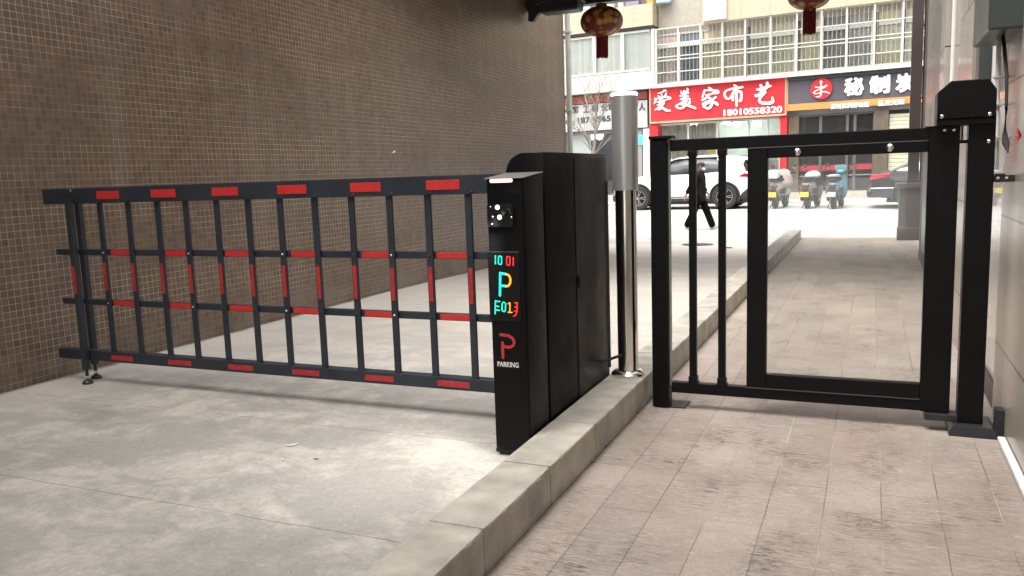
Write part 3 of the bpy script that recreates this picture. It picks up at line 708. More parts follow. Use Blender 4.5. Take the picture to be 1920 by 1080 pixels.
MB().box(mx1+.0005, px1-.0005, YG+.006, YG+.058, zin1, zpt-.0635, .004).build('panel_rail', black, t)
MB().box(mx1+.0005, px1-.0005, YG+.006, YG+.058, zb0+.0615, zin0, .004).build('panel_rail', black, t)
MB().box(gp(1400, 250).x, px1, YG+.004, YG+.0115, zpt-.066, zpt-.0605).build('trim', M("worn_edge", (.10,.10,.10), .35, .5), t)
MB().box(gp(1400, 750).x, px1, YG+.004, YG+.0115, zb0+.0585, zb0+.0635).build('trim', M("worn_edge", (.10,.10,.10), .35, .5), t)
pane = MB().box(mx1-.01, px1+.01, YG+.035, YG+.041, zin0-.01, zin1+.01).build('clear_panel', gateglass, t)
for px in (1297, 1352):
    x = gp(px, 500).x; o = MB().box(x-.0195, x+.0195, YG+.018, YG+.056, zb0+.061, zpt-.063, .003).build('bar', black, t)
    MB().box(x-.024, x+.024, YG+.013, YG+.061, zb0+.0605, zb0+.10, .003).build('collar', black, o)
    MB().box(x-.030, x+.030, YG+.011, YG+.063, zb0+.0602, zb0+.066, .002).build('collar', black, o)
    MB().box(x-.024, x+.024, YG+.013, YG+.061, zpt-.095, zpt-.0625, .003).build('collar', black, o)
for px, py in ((1495, 285), (1669, 277)):
    p = gp(px, py); MB().lathe([(.019, 0), (.019, .004), (.014, .010), (.006, .013)], (p.x, YG+.006, p.z), 24, Matrix.Rotation(R(90), 4, 'X')).build('screw', chrome, t, True)
for px, py in ((1773, 243), (1791, 242.5)):
    p = gp(px, py); MB().lathe([(.0085, 0), (.0085, .003), (.004, .006)], (p.x-.004, YG+.0095, p.z), 14, Matrix.Rotation(R(90), 4, 'X')).build('bolt', chrome, t, True)
MB().box(gp(1735, 240).x, gxr-.01, YG+.002, YG+.0095, zpt-.002, zpt+.004, .001).build('hinge_plate', black, t)
YM = 4.50
mp = lambda x, y: on(x, y, 'y', YM)
t = thing('gate_motor_post', 'black post with motor hood and base plate beside the stone wall', 'post', (.485, YM+.05, 0))
ml, mr = mp(1806, 500).x, mp(1856, 500).x; zh0, zh1 = mp(1811, 222).z, mp(1811, 151).z; hx0, hx1 = mp(1757, 190).x, mp(1867, 190).x
MB().box(ml, mr, YM, YM+.10, .05, zh0+.02, .005).build('shaft', black, t)
MB().prism([(hx0, zh0), (hx1, zh0), (hx1, zh1-.05), (hx1-.035, zh1), (hx0+.055, zh1), (hx0, zh1-.05)], 'y', YM-.035, YM+.16, .004).build('motor_hood', black, t)
MB().prism([(hx0-.0, zh0-.03), (hx1-.004, zh0-.03), (hx1-.004, zh0-.001), (hx0, zh0-.001)], 'y', YM-.028, YM+.15, .002).box(hx0+.008, ml-.002, YM+.0, YM+.1, zh0-.02, zh0-.002).build('hood_base', black, t)
for px, py, yy in ((1766, 219, YM-.035), (1856, 214, YM-.035), (1854, 265, YM)):
    p = on(px, py, 'y', yy); MB().lathe([(.0085, 0), (.0085, .003), (.004, .006)], (p.x, yy, p.z), 14, Matrix.Rotation(R(90), 4, 'X')).build('screw', chrome, t, True)
MB().tube([(ml-.032, YM+.05, zh0-.10), (ml-.032, YM+.05, zh0-.0)], .014, 14).build('hinge_shaft', satin, t, True)
MB().box(ml-.06, ml+.01, YM+.02, YM+.08, zh0-.115, zh0-.10, .002).build('hinge_arm', black, t)
MB().box(ml-.145, ml+.02, YM+.004, YM+.10, .055, .090, .004).build('pivot_arm', darkmetal, t)
MB().lathe([(.022, 0), (.022, .03)], (gxr-.045, YM+.055, .0905), 16).build('pivot', darkmetal, t, True)
bl, br = mp(1776, 825).x, mp(1868, 828).x
MB().prism([(bl, .0), (br, .0), (br, .022), (br-.022, .055), (bl+.022, .055), (bl, .022)], 'y', YM-.055, YM+.16, .004).build('base_cover', M("base_cover", (.025,.028,.033), .35, var=.1), t)
MB().box(RX-.02, RX+.018, YM-.02, YM+.05, .0, .14, .003).build('wall_stop', rubber, t)
zbk = on(1875, 334, 'y', YM+.06).z
MB().box(mr-.001, RX+.018, YM+.03, YM+.08, zbk-.018, zbk+.014, .003).box(mr+.01, mr+.05, YM+.025, YM+.085, zbk+.012, zbk+.022, .002).build('wall_bracket', darkmetal, t)
for dx in (.02, .055): MB().lathe([(.007, 0), (.007, .004)], (mr+dx, YM+.0295, zbk+.002), 6, Matrix.Rotation(R(90), 4, 'X')).build('bolt', chrome, t)

# small litter and plants on the ground
leafm = M("leaf_green", (.06,.12,.03), .5, var=.2)
def leaf(px, py, L, rz, label, m=leafm, z=0.0, cat='leaf', nm='fallen_leaf'):
    p = on(px, py, 'z', z); b = MB(); c_, s_ = math.cos(rz), math.sin(rz)
    pl = [(-L, 0), (-L*.4, L*.28), (L*.3, L*.25), (L, 0), (L*.3, -L*.25), (-L*.4, -L*.28)]
    bot = [b.bm.verts.new((p.x+a*c_-d*s_, p.y+a*s_+d*c_, z+.003+abs(a)*.12)) for a, d in pl]; top = [b.bm.verts.new(v.co+Vector((0,0,.002))) for v in bot]
    b.bm.faces.new(bot[::-1]); b.bm.faces.new(top)
    for k in range(6): b.bm.faces.new((bot[k], bot[(k+1)%6], top[(k+1)%6], top[k]))
    tag(b.build(nm, m, None, origin=p), label, cat)
leaf(1106, 868, .024, .3, 'green leaf lying at the foot of the kerb nearest the camera')
leaf(1135, 838, .018, 1.2, 'small green leaf higher up along the kerb foot')
paper = M("paper", (.7,.68,.64), .8)
leaf(548, 836, .032, .9, 'white paper scrap on the middle of the driveway', paper, zroad(3), 'scrap', 'paper_scrap')
leaf(531, 863, .018, -.5, 'tiny pale paper scrap below the larger scrap on the driveway', paper, zroad(3), 'scrap', 'paper_scrap')
leaf(593, 862, .014, .2, 'dark little leaf scrap right of the paper scraps on the driveway', M("dry_leaf", (.12,.09,.06), .8), zroad(3), 'leaf', 'dry_leaf')

# ------------------------------------------------------------ facade across the street
FA = R(-5); FO = Vector((-3, 30, 0)); fe = Vector((math.cos(FA), math.sin(FA), 0)); fn = Vector((-math.sin(FA), math.cos(FA), 0))
def F(px, py, d=0):
    r_ = ray(px, py); o = FO-fn*d; tt = fn.dot(o-CAM)/fn.dot(r_); p = CAM+r_*tt-FO
    return p.dot(fe), p.z
def FS(px, py=200, d=0): return F(px, py, d)[0]
def FZ(px, py, d=0): return F(px, py, d)[1]
cream = mat_tiles("cream_tiles", (.53,.44,.30), .20, .10, .006, (.40,.36,.29))
plaster = M("facade_plaster", (.42,.39,.34), .8, var=.12, vs=1.5)
greywall = M("grey_wall", (.26,.255,.25), .7, var=.12, vs=2)
frame = M("window_frame", (.56,.55,.50), .45, var=.05, vs=4)
bd = thing('apartment_building', 'cream tiled apartment block with barred windows above the shops across the street', 'building', FO, FA)
def fbox(name, m, s0, s1, z0, z1, d0, d1, par=None, bev=0):
    """box on the facade: d = distance out of the wall"""
    return MB().box(min(s0, s1), max(s0, s1), -d1, -d0, z0, z1, bev).build(name, m, par or bd, local=True)
zsg = FZ(1345, 153); zsb = FZ(1345, 222, .25)    # sign top / bottom
sL, sR = -24, 16
s_ab = FS(1229)
fbox('wall', plaster, sL, sR, .1, 12, -4.2, -3.6)                # back of the shops
fbox('upper_wall', plaster, sL, sR, zsg-.1, 12, -3.5, -.32)
fbox('plinth', M("step_stone", (.42,.38,.32), .7, var=.1), sL, sR, -.2, FZ(1560, 359), -3.5, .1)
FL = FZ(1560, 359)
# upper storey, left bay (enclosed balcony with curtained windows)
zA = lambda y, d=.35: FZ(1145, y, d)
sA0 = FS(1040, 100, .35)-6; sA1 = FS(1226, 100, .35)
fbox('spandrel', cream, sA0, sA1-.0, zA(57), zA(17), -.3, .45)
fbox('spandrel', cream, sA0, sA1, zA(17)+.9, 12, -.3, .30)
fbox('shadow_strip', darkmetal, sA0, sA1, zA(62), zA(57)-.004, -.2, .40)  # dark strip stands in for the shadow line under the spandrel
fbox('apron', M("white_cladding", (.47,.46,.42), .5, var=.08, vs=3, stretch=(8,1,1)), sA0, sA1, zA(168), zA(139), -.2, .35)
fbox('sill', frame, sA0, sA1+.05, zA(172), zA(168)-.003, -.2, .48)
cur = mat_curtain("pale_curtain", (.80,.79,.72))
edges = [1063-100, 1063, 1115, 1168, 1222]
for a, c in zip(edges, edges[1:]):
    s0, s1 = FS(a, 100, .3), FS(c, 100, .3)
    wn = fbox('window', frame, s0+.05, s1-.05, zA(138)-.0, zA(134), .2, .34)
    fbox('frame', frame, s0-.06, s0+.06, zA(138), zA(63), .2, .36, wn); fbox('frame', frame, s0+.06, s1-.06, zA(67), zA(63), .2, .345, wn)
    fbox('curtain', cur, s0+.06, s1-.06, zA(134), zA(67), .20, .235, wn); fbox('pane', shopglass, s0+.06, s1-.06, zA(134), zA(67), .25, .262, wn)
fbox('bay_post', frame, sA1-.10, sA1+.02, zA(168), zA(63), -.2, .362)
# upper storey, right bay: burglar cage over windows
zB = lambda y, d=.2: FZ(1465, y, d)
sB0 = s_ab+.02; sB1 = sR
fbox('spandrel', cream, FS(1319, 20, .3), sB1, zB(28), 12, -.3, .42)
fbox('recess_wall', M("shaded_tiles", (.36,.33,.27), .6, var=.1), sA1+.03, FS(1319, 20, .3)-.01, zB(36), 12, -.3, -.1)
fbox('white_block', whitepaint, FS(1320, 20, .45), FS(1362, 20, .45), FZ(1340, 37, .45), 12, .422, .52)
fbox('sill', frame, sB0, sB1, zB(147), zB(140), -.2, .50)
cols = [(1231,1270,(.36,.29,.27)), (1274,1312,(.10,.12,.16)), (1317,1352,(.45,.40,.26)), (1357,1394,(.46,.37,.30)), (1405,1442,(.38,.36,.28)), (1447,1488,(.46,.42,.31)), (1500,1538,(.50,.44,.31)),
        (1544,1584,(.20,.18,.19)), (1591,1632,(.30,.29,.28)), (1646,1688,(.50,.45,.30)), (1696,1740,(.52,.46,.38)), (1748, 1800,(.4,.36,.3)), (1808, 1870, (.45,.4,.3))]
for k, (a, c, cc) in enumerate(cols):
    s0, s1 = FS(a, 100, 0), FS(c, 100, 0); cm = mat_curtain("curtain_cloth", tuple(min(.8, q*1.35) for q in cc))
    wn = fbox('window', frame, s0-.08, s1+.08, zB(140)+.002, zB(134), -.2, -.02)
    fbox('curtain', cm, s0, s1, zB(134), zB(40), -.17, -.13, wn)
    fbox('frame', frame, s1+.005, s1+.085, zB(134)+.002, zB(36), -.2, -.04, wn)
    fbox('lintel', frame, s0, s1, zB(65), zB(58), -.2, -.05, wn)
    fbox('pane', shopglass, s0+.001, s1-.001, zB(134)+.003, zB(65)-.003, -.12, -.11, wn)
fbox('upper_rail', plaster, sB0, sB1, zB(40), zB(27), -.3, -.1)
b = MB(); s = sB0; n = 0
while s < sB1-.1:
    b.box(s-.007, s+.007, -.307, -.293, zB(140)+.004, zB(29)); s += .135
barm = M("cage_bars", (.40,.385,.34), .45, .3, var=.1)
b.build('burglar_bars', barm, bd, local=True)
b = MB()
for y in (29, 60, 86, 93, 117): b.box(sB0, sB1, -.345, -.314, zB(y)-.018, zB(y)+.018)
for px in (1231, 1272, 1314, 1355, 1398, 1445, 1494, 1540, 1587, 1639, 1692, 1750): s = FS(px, 100, .3); b.box(s-.03, s+.03, -.37, -.347, zB(140)+.004, zB(28))
b.build('cage_frame', M("cage_frame", (.52,.50,.45), .45, .2, var=.08), bd, local=True)
# things on the ledge above the left bay
zl = zA(17)+.001
fbox('ledge_rail', barm, sA0, sA1, zl+.62, zl+.66, .38, .44)
for k, (px, wd, hh_, cc, lb) in enumerate(((1098, .34, .30, (.55,.58,.62), 'pale grey storage box on the ledge behind the left lantern'), (1143, .40, .26, (.62,.66,.62), 'mint white basin on the balcony ledge right of the lantern'),
        (1163, .30, .34, (.72,.70,.66), 'white bucket on the balcony ledge between the basin and the striped box'), (1185, .50, .30, (.22,.22,.30), 'dark striped box on the balcony ledge'), (1218, .34, .26, (.75,.36,.08), 'orange flower pot on the balcony ledge'), (1243, .5, .34, (.35,.55,.66), 'light blue tub at the right end of the balcony ledge'))):
    s0 = FS(px, 8, .25); mm = M("ledge_item", cc, .5, var=.15, vs=9); c = FO+fe*s0-fn*.12
    b = MB(); b.lathe([(wd*.38, 0), (wd*.46, hh_*.8), (wd*.5, hh_*.82), (wd*.5, hh_), (wd*.44, hh_), (wd*.36, .04)], (c.x, c.y, zl), 18) if k in (1, 2, 4) else b.box(c.x-wd/2, c.x+wd/2, c.y-.16, c.y+.16, zl, zl+hh_, .02).box(c.x-wd/2-.01, c.x+wd/2+.01, c.y-.17, c.y+.17, zl+hh_+.001, zl+hh_+.03, .01)
    tag(b.build(('storage_box', 'basin', 'bucket', 'storage_box', 'flower_pot', 'tub')[k], mm, None, k in (1, 2, 4), origin=(c.x, c.y, zl)), lb, ('box', 'basin', 'bucket', 'box', 'pot', 'tub')[k])

# ---- shop fronts
g0 = .0
fbox('shop_floor', M("shop_floor", (.5,.49,.46), .4, var=.08), sL, sR, FL+.002, FL+.02, -3.55, -.05)
fbox('ceiling', whitepaint, sL, sR, zsb+.25, zsb+.3, -3.55, -.1)
fbox('lintel', greywall, sL, FS(1216), FZ(1140, 250), zsg-.12, -.3, .0)
fbox('lintel', greywall, FS(1216)+.01, sR, zsb-.06, zsg-.12, -.3, .0)
def pillar(px0, px1, m, d=.12, top=None): return fbox('pillar', m, FS(px0, 300, d), FS(px1, 300, d), FL+.003, top or zsb-.062, -.4, d, bev=.01)
brst = mat_stone("brown_stone", (.10,.08,.06), (.17,.14,.10), .3, scale=5)
pillar(1150, 1204, greywall); pillar(1206, 1218, whitepaint, .16)
pillar(1219.5, 1234, redpaint, .2); pillar(1462, 1475, redpaint, .2); pillar(1477, 1497, brst, .1); pillar(1637, 1664, brst, .14)
pillar(1010, 1062, greywall); pillar(1720, 1760, brst, .14)
# left shop
fbox('fascia', M("brick_red", (.28,.07,.05), .6, var=.15), sL, FS(1214, 190, .1), FZ(1140, 191, .1), zsg-.13, .002, .12)
wm = M("dark_inside", (.03,.03,.03), .7)
wn = fbox('shop_window', M("alu_frame", (.30,.31,.31), .4, .4), FS(1063, 260), FS(1150, 260), FZ(1100, 247), FZ(1100, 243), -.1, .02)
fbox('pane', M("frosted_pane", (.34,.38,.36), .25, coat=.3), FS(1064, 270), FS(1107, 270), FL+.03, FZ(1085, 247)-.002, -.08, -.06, wn)
fbox('pane', shopglass, FS(1108, 270), FS(1150, 270), FL+.03, FZ(1100, 247)-.002, -.08, -.06, wn)
fbox('dark_interior', wm, FS(1063, 270), FS(1150, 270), FL+.03, FZ(1100, 243), -2.2, -2.1)
fbox('poster', M("turquoise_print", (.10,.50,.52), .35, var=.3, vs=6), FS(1189, 262, .12), FS(1207, 262, .12)-.02, FZ(1198, 272, .12), FZ(1198, 253, .12), .122, .14)
for px in (1111, 1124): s, z = F(px, 255, -.5); MB().lathe([(.0, -.16), (.12, -.1), (.16, .02), (.11, .14), (.0, .18)], (s, .5, z), 16).build('hanging_lamp', whitelamp, bd, True, local=True)
# middle shop
sg = M("shop_wall", (.62,.66,.62), .6, var=.06)
fbox('interior_wall', sg, FS(1234, 260), FS(1462, 260), FL+.03, zsb+.2, -3.0, -2.9)
b = MB(); n = 40
for i in range(n):
    s0 = FS(1238, 280)+(FS(1344, 280)-FS(1238, 280))*i/n; s1 = FS(1238, 280)+(FS(1344, 280)-FS(1238, 280))*(i+1)/n
    dd = .35+.05*math.sin(i*1.9)
    b.box(s0, s1+.002, dd, dd+.03, FL+.1, zsb-.12)
b.build('curtain_display', mat_curtain("beige_curtain", (.50,.46,.37)), bd, local=True)
wn = fbox('shop_window', M("alu_frame2", (.55,.57,.55), .4, .3), FS(1234, 260), FS(1462, 260), zsb-.13, zsb-.064, -.1, .03)
for a, c in ((1235, 1290), (1291, 1344), (1346, 1402), (1404, 1438), (1440, 1461)):
    fbox('pane', shopglass, FS(a, 300), FS(c, 300), FL+.06, zsb-.132, -.06, -.045, wn); fbox('frame', frame, FS(c, 300)-.02, FS(c, 300)+.04, FL+.03, zsb-.132, -.08, .0, wn)
fbox('counter', sg, FS(1370, 300, -1.5), FS(1420, 300, -1.5), FL+.03, FZ(1390, 292, -1.5), -2.2, -1.5)
fbox('door_panel', M("grey_panel", (.45,.45,.44), .5, var=.12), FS(1437, 320, -.2), FS(1461, 320, -.2), FL+.03, FZ(1450, 300, -.2), -.24, -.2)
fbox('display_box', M("yellow_print", (.55,.45,.10), .5), FS(1324, 283, -.3), FS(1343, 283, -.3), FZ(1334, 291, -.3), FZ(1334, 276, -.3), -.33, -.28)
for px, py in ((1361, 230), (1381, 234), (1418, 234), (1300, 232)):
    s, z = F(px, py, -1.6); MB().box(s-.14, s+.14, 1.55, 1.75, z-.05, z+.07, .02).build('ceiling_lamp', M("shop_lamp", (.9,.9,.9), .5, emit=(.92,1,.95), es=14), bd, local=True)
# right shop
fbox('dark_interior', M("dark_shop", (.06,.055,.05), .6, var=.2), FS(1497, 260), FS(1637, 260), FL+.03, zsb+.2, -1.6, -1.5)
wn = fbox('shop_window', M("dark_alu", (.10,.10,.105), .4, .4), FS(1497, 260), FS(1637, 260), zsb-.13, zsb-.064, -.1, .03)
for a, c in ((1498, 1536), (1540, 1586), (1592, 1600), (1604, 1636)):
    fbox('pane', shopglass, FS(a, 300), FS(c, 300), FL+.06, zsb-.132, -.06, -.045, wn); fbox('frame', M("dark_alu2", (.14,.135,.135), .4, .3), FS(c, 300)-.02, FS(c, 300)+.07, FL+.03, zsb-.132, -.08, .0, wn)
    fbox('red_band', M("red_film", (.45,.04,.07), .4), FS(a, 300), FS(c, 300), FZ(1560, 319), FZ(1560, 309), -.042, -.038, wn)
    fbox('crossbar', M("grey_alu", (.34,.34,.33), .4, .3), FS(a, 300), FS(c, 300), FZ(1560, 330), FZ(1560, 328), -.044, -.01, wn)
    fbox('lower_panel', M("dark_panel", (.035,.033,.035), .35, var=.2), FS(a, 300), FS(c, 300), FL+.06, FZ(1560, 334), -.0445, -.03, wn)
b = MB(); z = FL+.05
while z < zsb-.2: b.box(FS(1665, 300), FS(1719, 300), -.02, .03, z, z+.115, .02); z += .12
b.build('roller_shutter', M("shutter_slats", (.58,.58,.42), .45, var=.1), bd, local=True)
b = MB(); z = FL+.05
while z < zsb-.2: b.box(FS(1761, 300), sR-.1, -.02, .03, z, z+.115, .02); z += .12
b.build('roller_shutter', M("shutter_slats2", (.45,.45,.43), .45, var=.1), bd, local=True)
b = MB(); b.box(sL, FS(1009, 300), -.02, .03, FL+.05, zsb-.2); b.build('shop_shutter', M("shutter3", (.4,.4,.4), .5, var=.1), bd, local=True)

# ---- signs
def sign(name, label, s0, s1, z0, z1, d0, d1, m, edge):
    c = FO+fe*((s0+s1)/2)-fn*d0
    o = thing(name, label, 'sign', (c.x, c.y, z0), FA)
    # local origin of the sign: shift facade coordinates
    sh = ((s0+s1)/2, -d0, z0)
    def part(nm, mm, a, b_, c_, d_, e, f, bev=0): return MB().box(a-sh[0], b_-sh[0], -f-sh[1], -e-sh[1], c_-sh[2], d_-sh[2], bev).build(nm, mm, o, local=True)
    part('panel', m, s0, s1, z0, z1, d0, d1)
    if edge:
        part('frame', edge, s0, s1, z0-.06, z0-.001, d0, d1+.03); part('frame', edge, s0-.05, s0-.001, z0-.06, z1, d0, d1+.03); part('frame', edge, s1+.001, s1+.05, z0-.06, z1, d0, d1+.03)
    return o, sh, part
gold = M("sign_edge", (.62,.38,.24), .4, .2)
letw = M("white_letters", (.86,.85,.82), .4)
d1 = .28
s0, s1 = FS(1220.5, 195, d1), FS(1472, 180, d1); z0, z1 = FZ(1345, 221, d1), FZ(1345, 154, d1)
sgn, sh, part = sign('shop_sign', 'wide red shop sign with white brush lettering and a phone number', s0, s1, z0, z1, .0, d1, redpaint, gold)
def fconv(px, py): s, z = F(px, py, d1); return (s-sh[0], z-sh[2])
def sc(zx, zy, L, nm='lettering', m=letw, sc_=(1,), w_=.0):
    pass
# strokes traced in photo pixels: (points, widths in pixels)
Z1 = lambda x, y: (1222+x/19.63, 160+y/19.63)
Z2 = lambda x, y: (1310+x/18.0, 150+y/18.0)
Z3 = lambda x, y: (1390+x/14.4, 145+y/14.4)
def glyph(nm, L, Z, k, par, y, m, th=.05):
    b = MB(); pxm = abs(fconv(1345, 180)[0]-fconv(1346, 180)[0])
    for i, (pts, wd) in enumerate(L):
        P = [fconv(*Z(*p)) for p in pts]
        # resample smoothly
        Q, Wd = [], []
        for j in range(len(P)-1):
            for q in range(4):
                f_ = q/4; p0, p1, p2, p3 = P[max(j-1,0)], P[j], P[j+1], P[min(j+2, len(P)-1)]
                cr = lambda a: .5*((2*p1[a])+(-p0[a]+p2[a])*f_+(2*p0[a]-5*p1[a]+4*p2[a]-p3[a])*f_**2+(-p0[a]+3*p1[a]-3*p2[a]+p3[a])*f_**3)
                Q.append((cr(0), cr(1))); Wd.append(wd[j]+(wd[j+1]-wd[j])*f_)
        Q.append(P[-1]); Wd.append(wd[-1])
        b.ribbon(Q, [v/k*pxm for v in Wd], y-.0015*i, th)
    return b.build(nm, m, par, local=True)
ysn = -d1-sh[1]-.002
glyph('lettering', [([(230,300),(370,270),(490,190),(570,215)],[25,60,90,40]), ([(250,380),(290,440)],[40,60]), ([(370,330),(400,410)],[40,55]), ([(540,290),(530,360),(470,420)],[60,70,30]),
    ([(140,480),(150,560),(105,680)],[70,80,40]), ([(110,500),(300,480),(560,430),(700,480),(560,530)],[30,55,55,90,30]), ([(210,620),(330,600),(400,560),(560,545)],[40,60,50,30]), ([(470,600),(430,690),(300,800),(140,910)],[80,90,80,40]),
    ([(220,720),(330,720),(430,840),(560,920),(700,935)],[40,60,70,90,50]), ([(230,890),(320,890),(430,800)],[40,50,40]), ([(330,430),(360,620),(330,760)],[60,110,60])], Z1, 19.63, sgn, ysn, letw)
glyph('lettering', [([(1090,210),(1130,280)],[50,60]), ([(1310,110),(1340,170),(1270,300)],[60,90,40]), ([(1080,300),(1230,270),(1380,280)],[40,60,60]), ([(1040,400),(1200,370),(1370,400)],[40,75,50]), ([(1070,520),(1220,480),(1430,500)],[60,70,50]),
    ([(1210,190),(1230,400),(1210,620)],[70,130,110]), ([(1060,660),(1200,610),(1330,570)],[50,70,40]), ([(1280,560),(1230,740),(1130,840),(1010,840),(920,780),(980,710),(1150,700),(1400,760),(1630,850)],[90,100,70,60,60,50,70,80,70]), ([(1420,570),(1400,650),(1340,740)],[70,80,60])], Z1, 19.63, sgn, ysn, letw)
glyph('lettering', [([(330,240),(440,320)],[40,90]), ([(210,340),(190,430),(130,590)],[60,70,50]), ([(200,350),(420,350),(640,370),(650,430),(500,460)],[40,60,80,90,40]), ([(250,520),(420,480),(560,400)],[50,60,30]), ([(310,560),(440,680),(440,850),(330,960),(160,890)],[50,90,90,80,50]),
    ([(120,690),(230,630),(330,560)],[60,70,50]), ([(140,820),(260,740),(360,700)],[50,60,40]), ([(160,880),(300,800),(400,720)],[50,60,60]), ([(600,570),(520,640),(440,720)],[60,80,60]), ([(470,760),(590,780),(660,850)],[60,90,70])], Z2, 18.0, sgn, ysn, letw)
glyph('lettering', [([(1190,160),(1280,230),(1270,320)],[50,90,80]), ([(1500,240),(1350,270),(1100,310),(930,380),(880,480),(930,600),(1010,640),(1100,580),(1180,440),(1260,290)],[70,80,70,60,65,70,60,70,90,90]),
    ([(1180,420),(1160,570),(1170,700)],[80,85,70]), ([(1230,400),(1400,390),(1450,460),(1430,700),(1370,690)],[60,70,80,80,40]), ([(1290,300),(1290,600),(1290,890)],[80,80,60])], Z2, 18.0, sgn, ysn, letw)
glyph('lettering', [([(430,330),(560,320),(680,270),(810,230)],[60,70,70,50]), ([(520,200),(560,290),(540,400)],[60,80,60]), ([(700,130),(710,230),(650,330)],[60,90,50]), ([(380,480),(440,500),(560,400),(650,400),(560,500),(490,620),(560,690),(720,700),(850,660),(840,520)],[60,70,60,70,60,60,80,80,90,20])], Z3, 14.4, sgn, ysn, letw)
a, c = fconv(1357, 219), fconv(1467, 199)
tx = text_part('lettering', '18010558320', letw, sgn, a[0], c[0], (fconv(1410, 214.5))[1], (fconv(1410, 202))[1], ysn, .03, bold=.03, local=True)
# tilt-free; phone line is level on the sign
d1 = .24; s0b, s1b = FS(1478, 180, d1), FS(1735, 170, d1); z0b, z1b = FZ(1600, 199, d1), FZ(1600, 138, d1)
sgn2, sh, part = sign('shop_sign', 'dark grey restaurant sign with red round emblem and white block characters', s0b, s1b, z0b, z1b, .0, d1, M("sign_grey", (.085,.08,.095), .45, var=.08, vs=1.5), None)
zz0, zz1 = FZ(1600, 203.5, d1), FZ(1600, 190.5, d1)
part('orange_strip', M("orange_print", (.78,.26,.07), .45, var=.05), s0b-.06, s1b, z0b-.02, FZ(1600, 188, d1), d1+.001, d1+.03)
part('frame', gold, s0b-.08, s0b-.001, z0b-.02, z1b, 0, d1+.02)
part('hood', M("sign_hood", (.05,.045,.05), .5), s0b, s1b, z1b-.07, z1b+.02, d1+.001, d1+.10)
ysn = -d1-sh[1]-.002
c = fconv(1540.5, 166.5); rad = (fconv(1561, 166)[0]-fconv(1520, 166)[0])/2
em = MB().lathe([(rad, 0), (rad, .06), (rad*.97, .07)], (c[0], ysn, c[1]), 40, Matrix.Rotation(R(90), 4, 'X')).build('emblem', redpaint, sgn2, local=True)
Z4 = lambda x, y: (1510+x/21.6, 140+y/21.6)
glyph('emblem_mark', [([(650,240),(650,310)],[30,130]), ([(655,300),(655,600),(650,780),(590,890),(430,900)],[48,50,56,44,16]), ([(400,500),(560,525),(740,500),(860,440),(890,455),(760,540),(560,610),(400,690),(360,750),(470,775),(620,740)],[22,36,38,36,30,28,36,44,42,30,28]), ([(680,700),(820,700),(1010,765)],[30,44,20])], Z4, 21.6, sgn2, ysn-.072, letw, .01)
for ch, xa, xb, ya, yb in (('秘', 1583, 1620, 179.5, 145), ('制', 1630, 1669, 176, 141), ('炭', 1679, 1718, 173, 137)):
    a, c = fconv(xa, 170), fconv(xb, 170); zl_ = fconv((xa+xb)/2, ya)[1]; zh_ = fconv((xa+xb)/2, yb)[1]
    text_part('lettering', ch, letw, sgn2, a[0], c[0], zl_, zh_, ysn, .06, bold=.05, local=True)
for tx_, xa, xb, ya, yb in (('真材实料好味道', 1558, 1630, 203, 192.5), ('童叟无欺', 1646, 1696, 197.5, 187)):
    a, c = fconv(xa, 200), fconv(xb, 200); zl_ = fconv((xa+xb)/2, ya)[1]; zh_ = fconv((xa+xb)/2, yb)[1]
    text_part('lettering', tx_, letw, sgn2, a[0], c[0], zl_, zh_, ysn-.03, .02, bold=.03, local=True)
d1 = .16; s0c, s1c = FS(1030, 220, d1), FS(1214, 220, d1); z0c, z1c = FZ(1140, 243, d1), FZ(1140, 193, d1)
sgn3, sh, part = sign('shop_sign', 'white shop sign with dark grey characters behind the bare tree', s0c, s1c, z0c, z1c, .0, d1, M("sign_white", (.46,.455,.455), .5, var=.07, vs=2), None)
part('frame', darkmetal, s0c, s1c+.05, z0c-.04, z0c-.001, 0, d1+.02); part('frame', darkmetal, s1c+.001, s1c+.05, z0c-.04, z1c, 0, d1+.02)
lg = M("grey_letters", (.045,.038,.04), .5); ysn = -d1-sh[1]-.002
for tx_, xa, xb, ya, yb in (('钢窗', 1061, 1085, 213, 199), ('工', 1094, 1105, 211, 198), ('程', 1110, 1122, 209, 196), ('公司', 1128, 1152, 208, 194), ('门', 1186, 1196, 203, 189), ('人', 1198, 1210, 207, 193), ('电:', 1061, 1077, 234, 223), ('187', 1083, 1106, 231, 219.5), ('6', 1111, 1117, 229, 218.5), ('565', 1120, 1145, 228, 217)):
    a, c = fconv(xa, 215), fconv(xb, 215); zl_ = fconv((xa+xb)/2, ya)[1]; zh_ = fconv((xa+xb)/2, yb)[1]
    text_part('lettering', tx_, lg, sgn3, a[0], c[0], zl_, zh_, ysn, .02, bold=.025, local=True)
# cctv cameras
def cctv(px, py, label, d=.35, dr=1):
    s, z = F(px, py, d+.1); c = FO+fe*s-fn*(d+.1)
    o = thing('security_camera', label, 'camera', c, FA, 'security cameras under the shop signs')
    MB().box(-.14, .14, -.07, .07, -.06, .06, .02).box(-.17, .17, -.09, .09, .062, .08, .008).build('housing', whitepaint, o, local=True)
    MB().lathe([(.05, 0), (.05, .02)], (-.142*dr, 0, 0), 14, Matrix.Rotation(R(-90*dr), 4, 'Y')).build('lens', blackg, o, local=True)
    MB().tube([(0, .07, -.02), (0, .2, -.12), (0, .46, -.12)], .025, 8).build('arm', whitepaint, o, True, local=True)
cctv(1219, 226, 'white security camera at the lower left corner of the red sign')
cctv(1488, 208.5, 'white security camera under the orange strip of the dark sign')
cctv(1468, 209, 'white security camera at the lower right corner of the red sign')
cctv(1213, 236, 'small grey white camera under the left end of the red sign', .2)

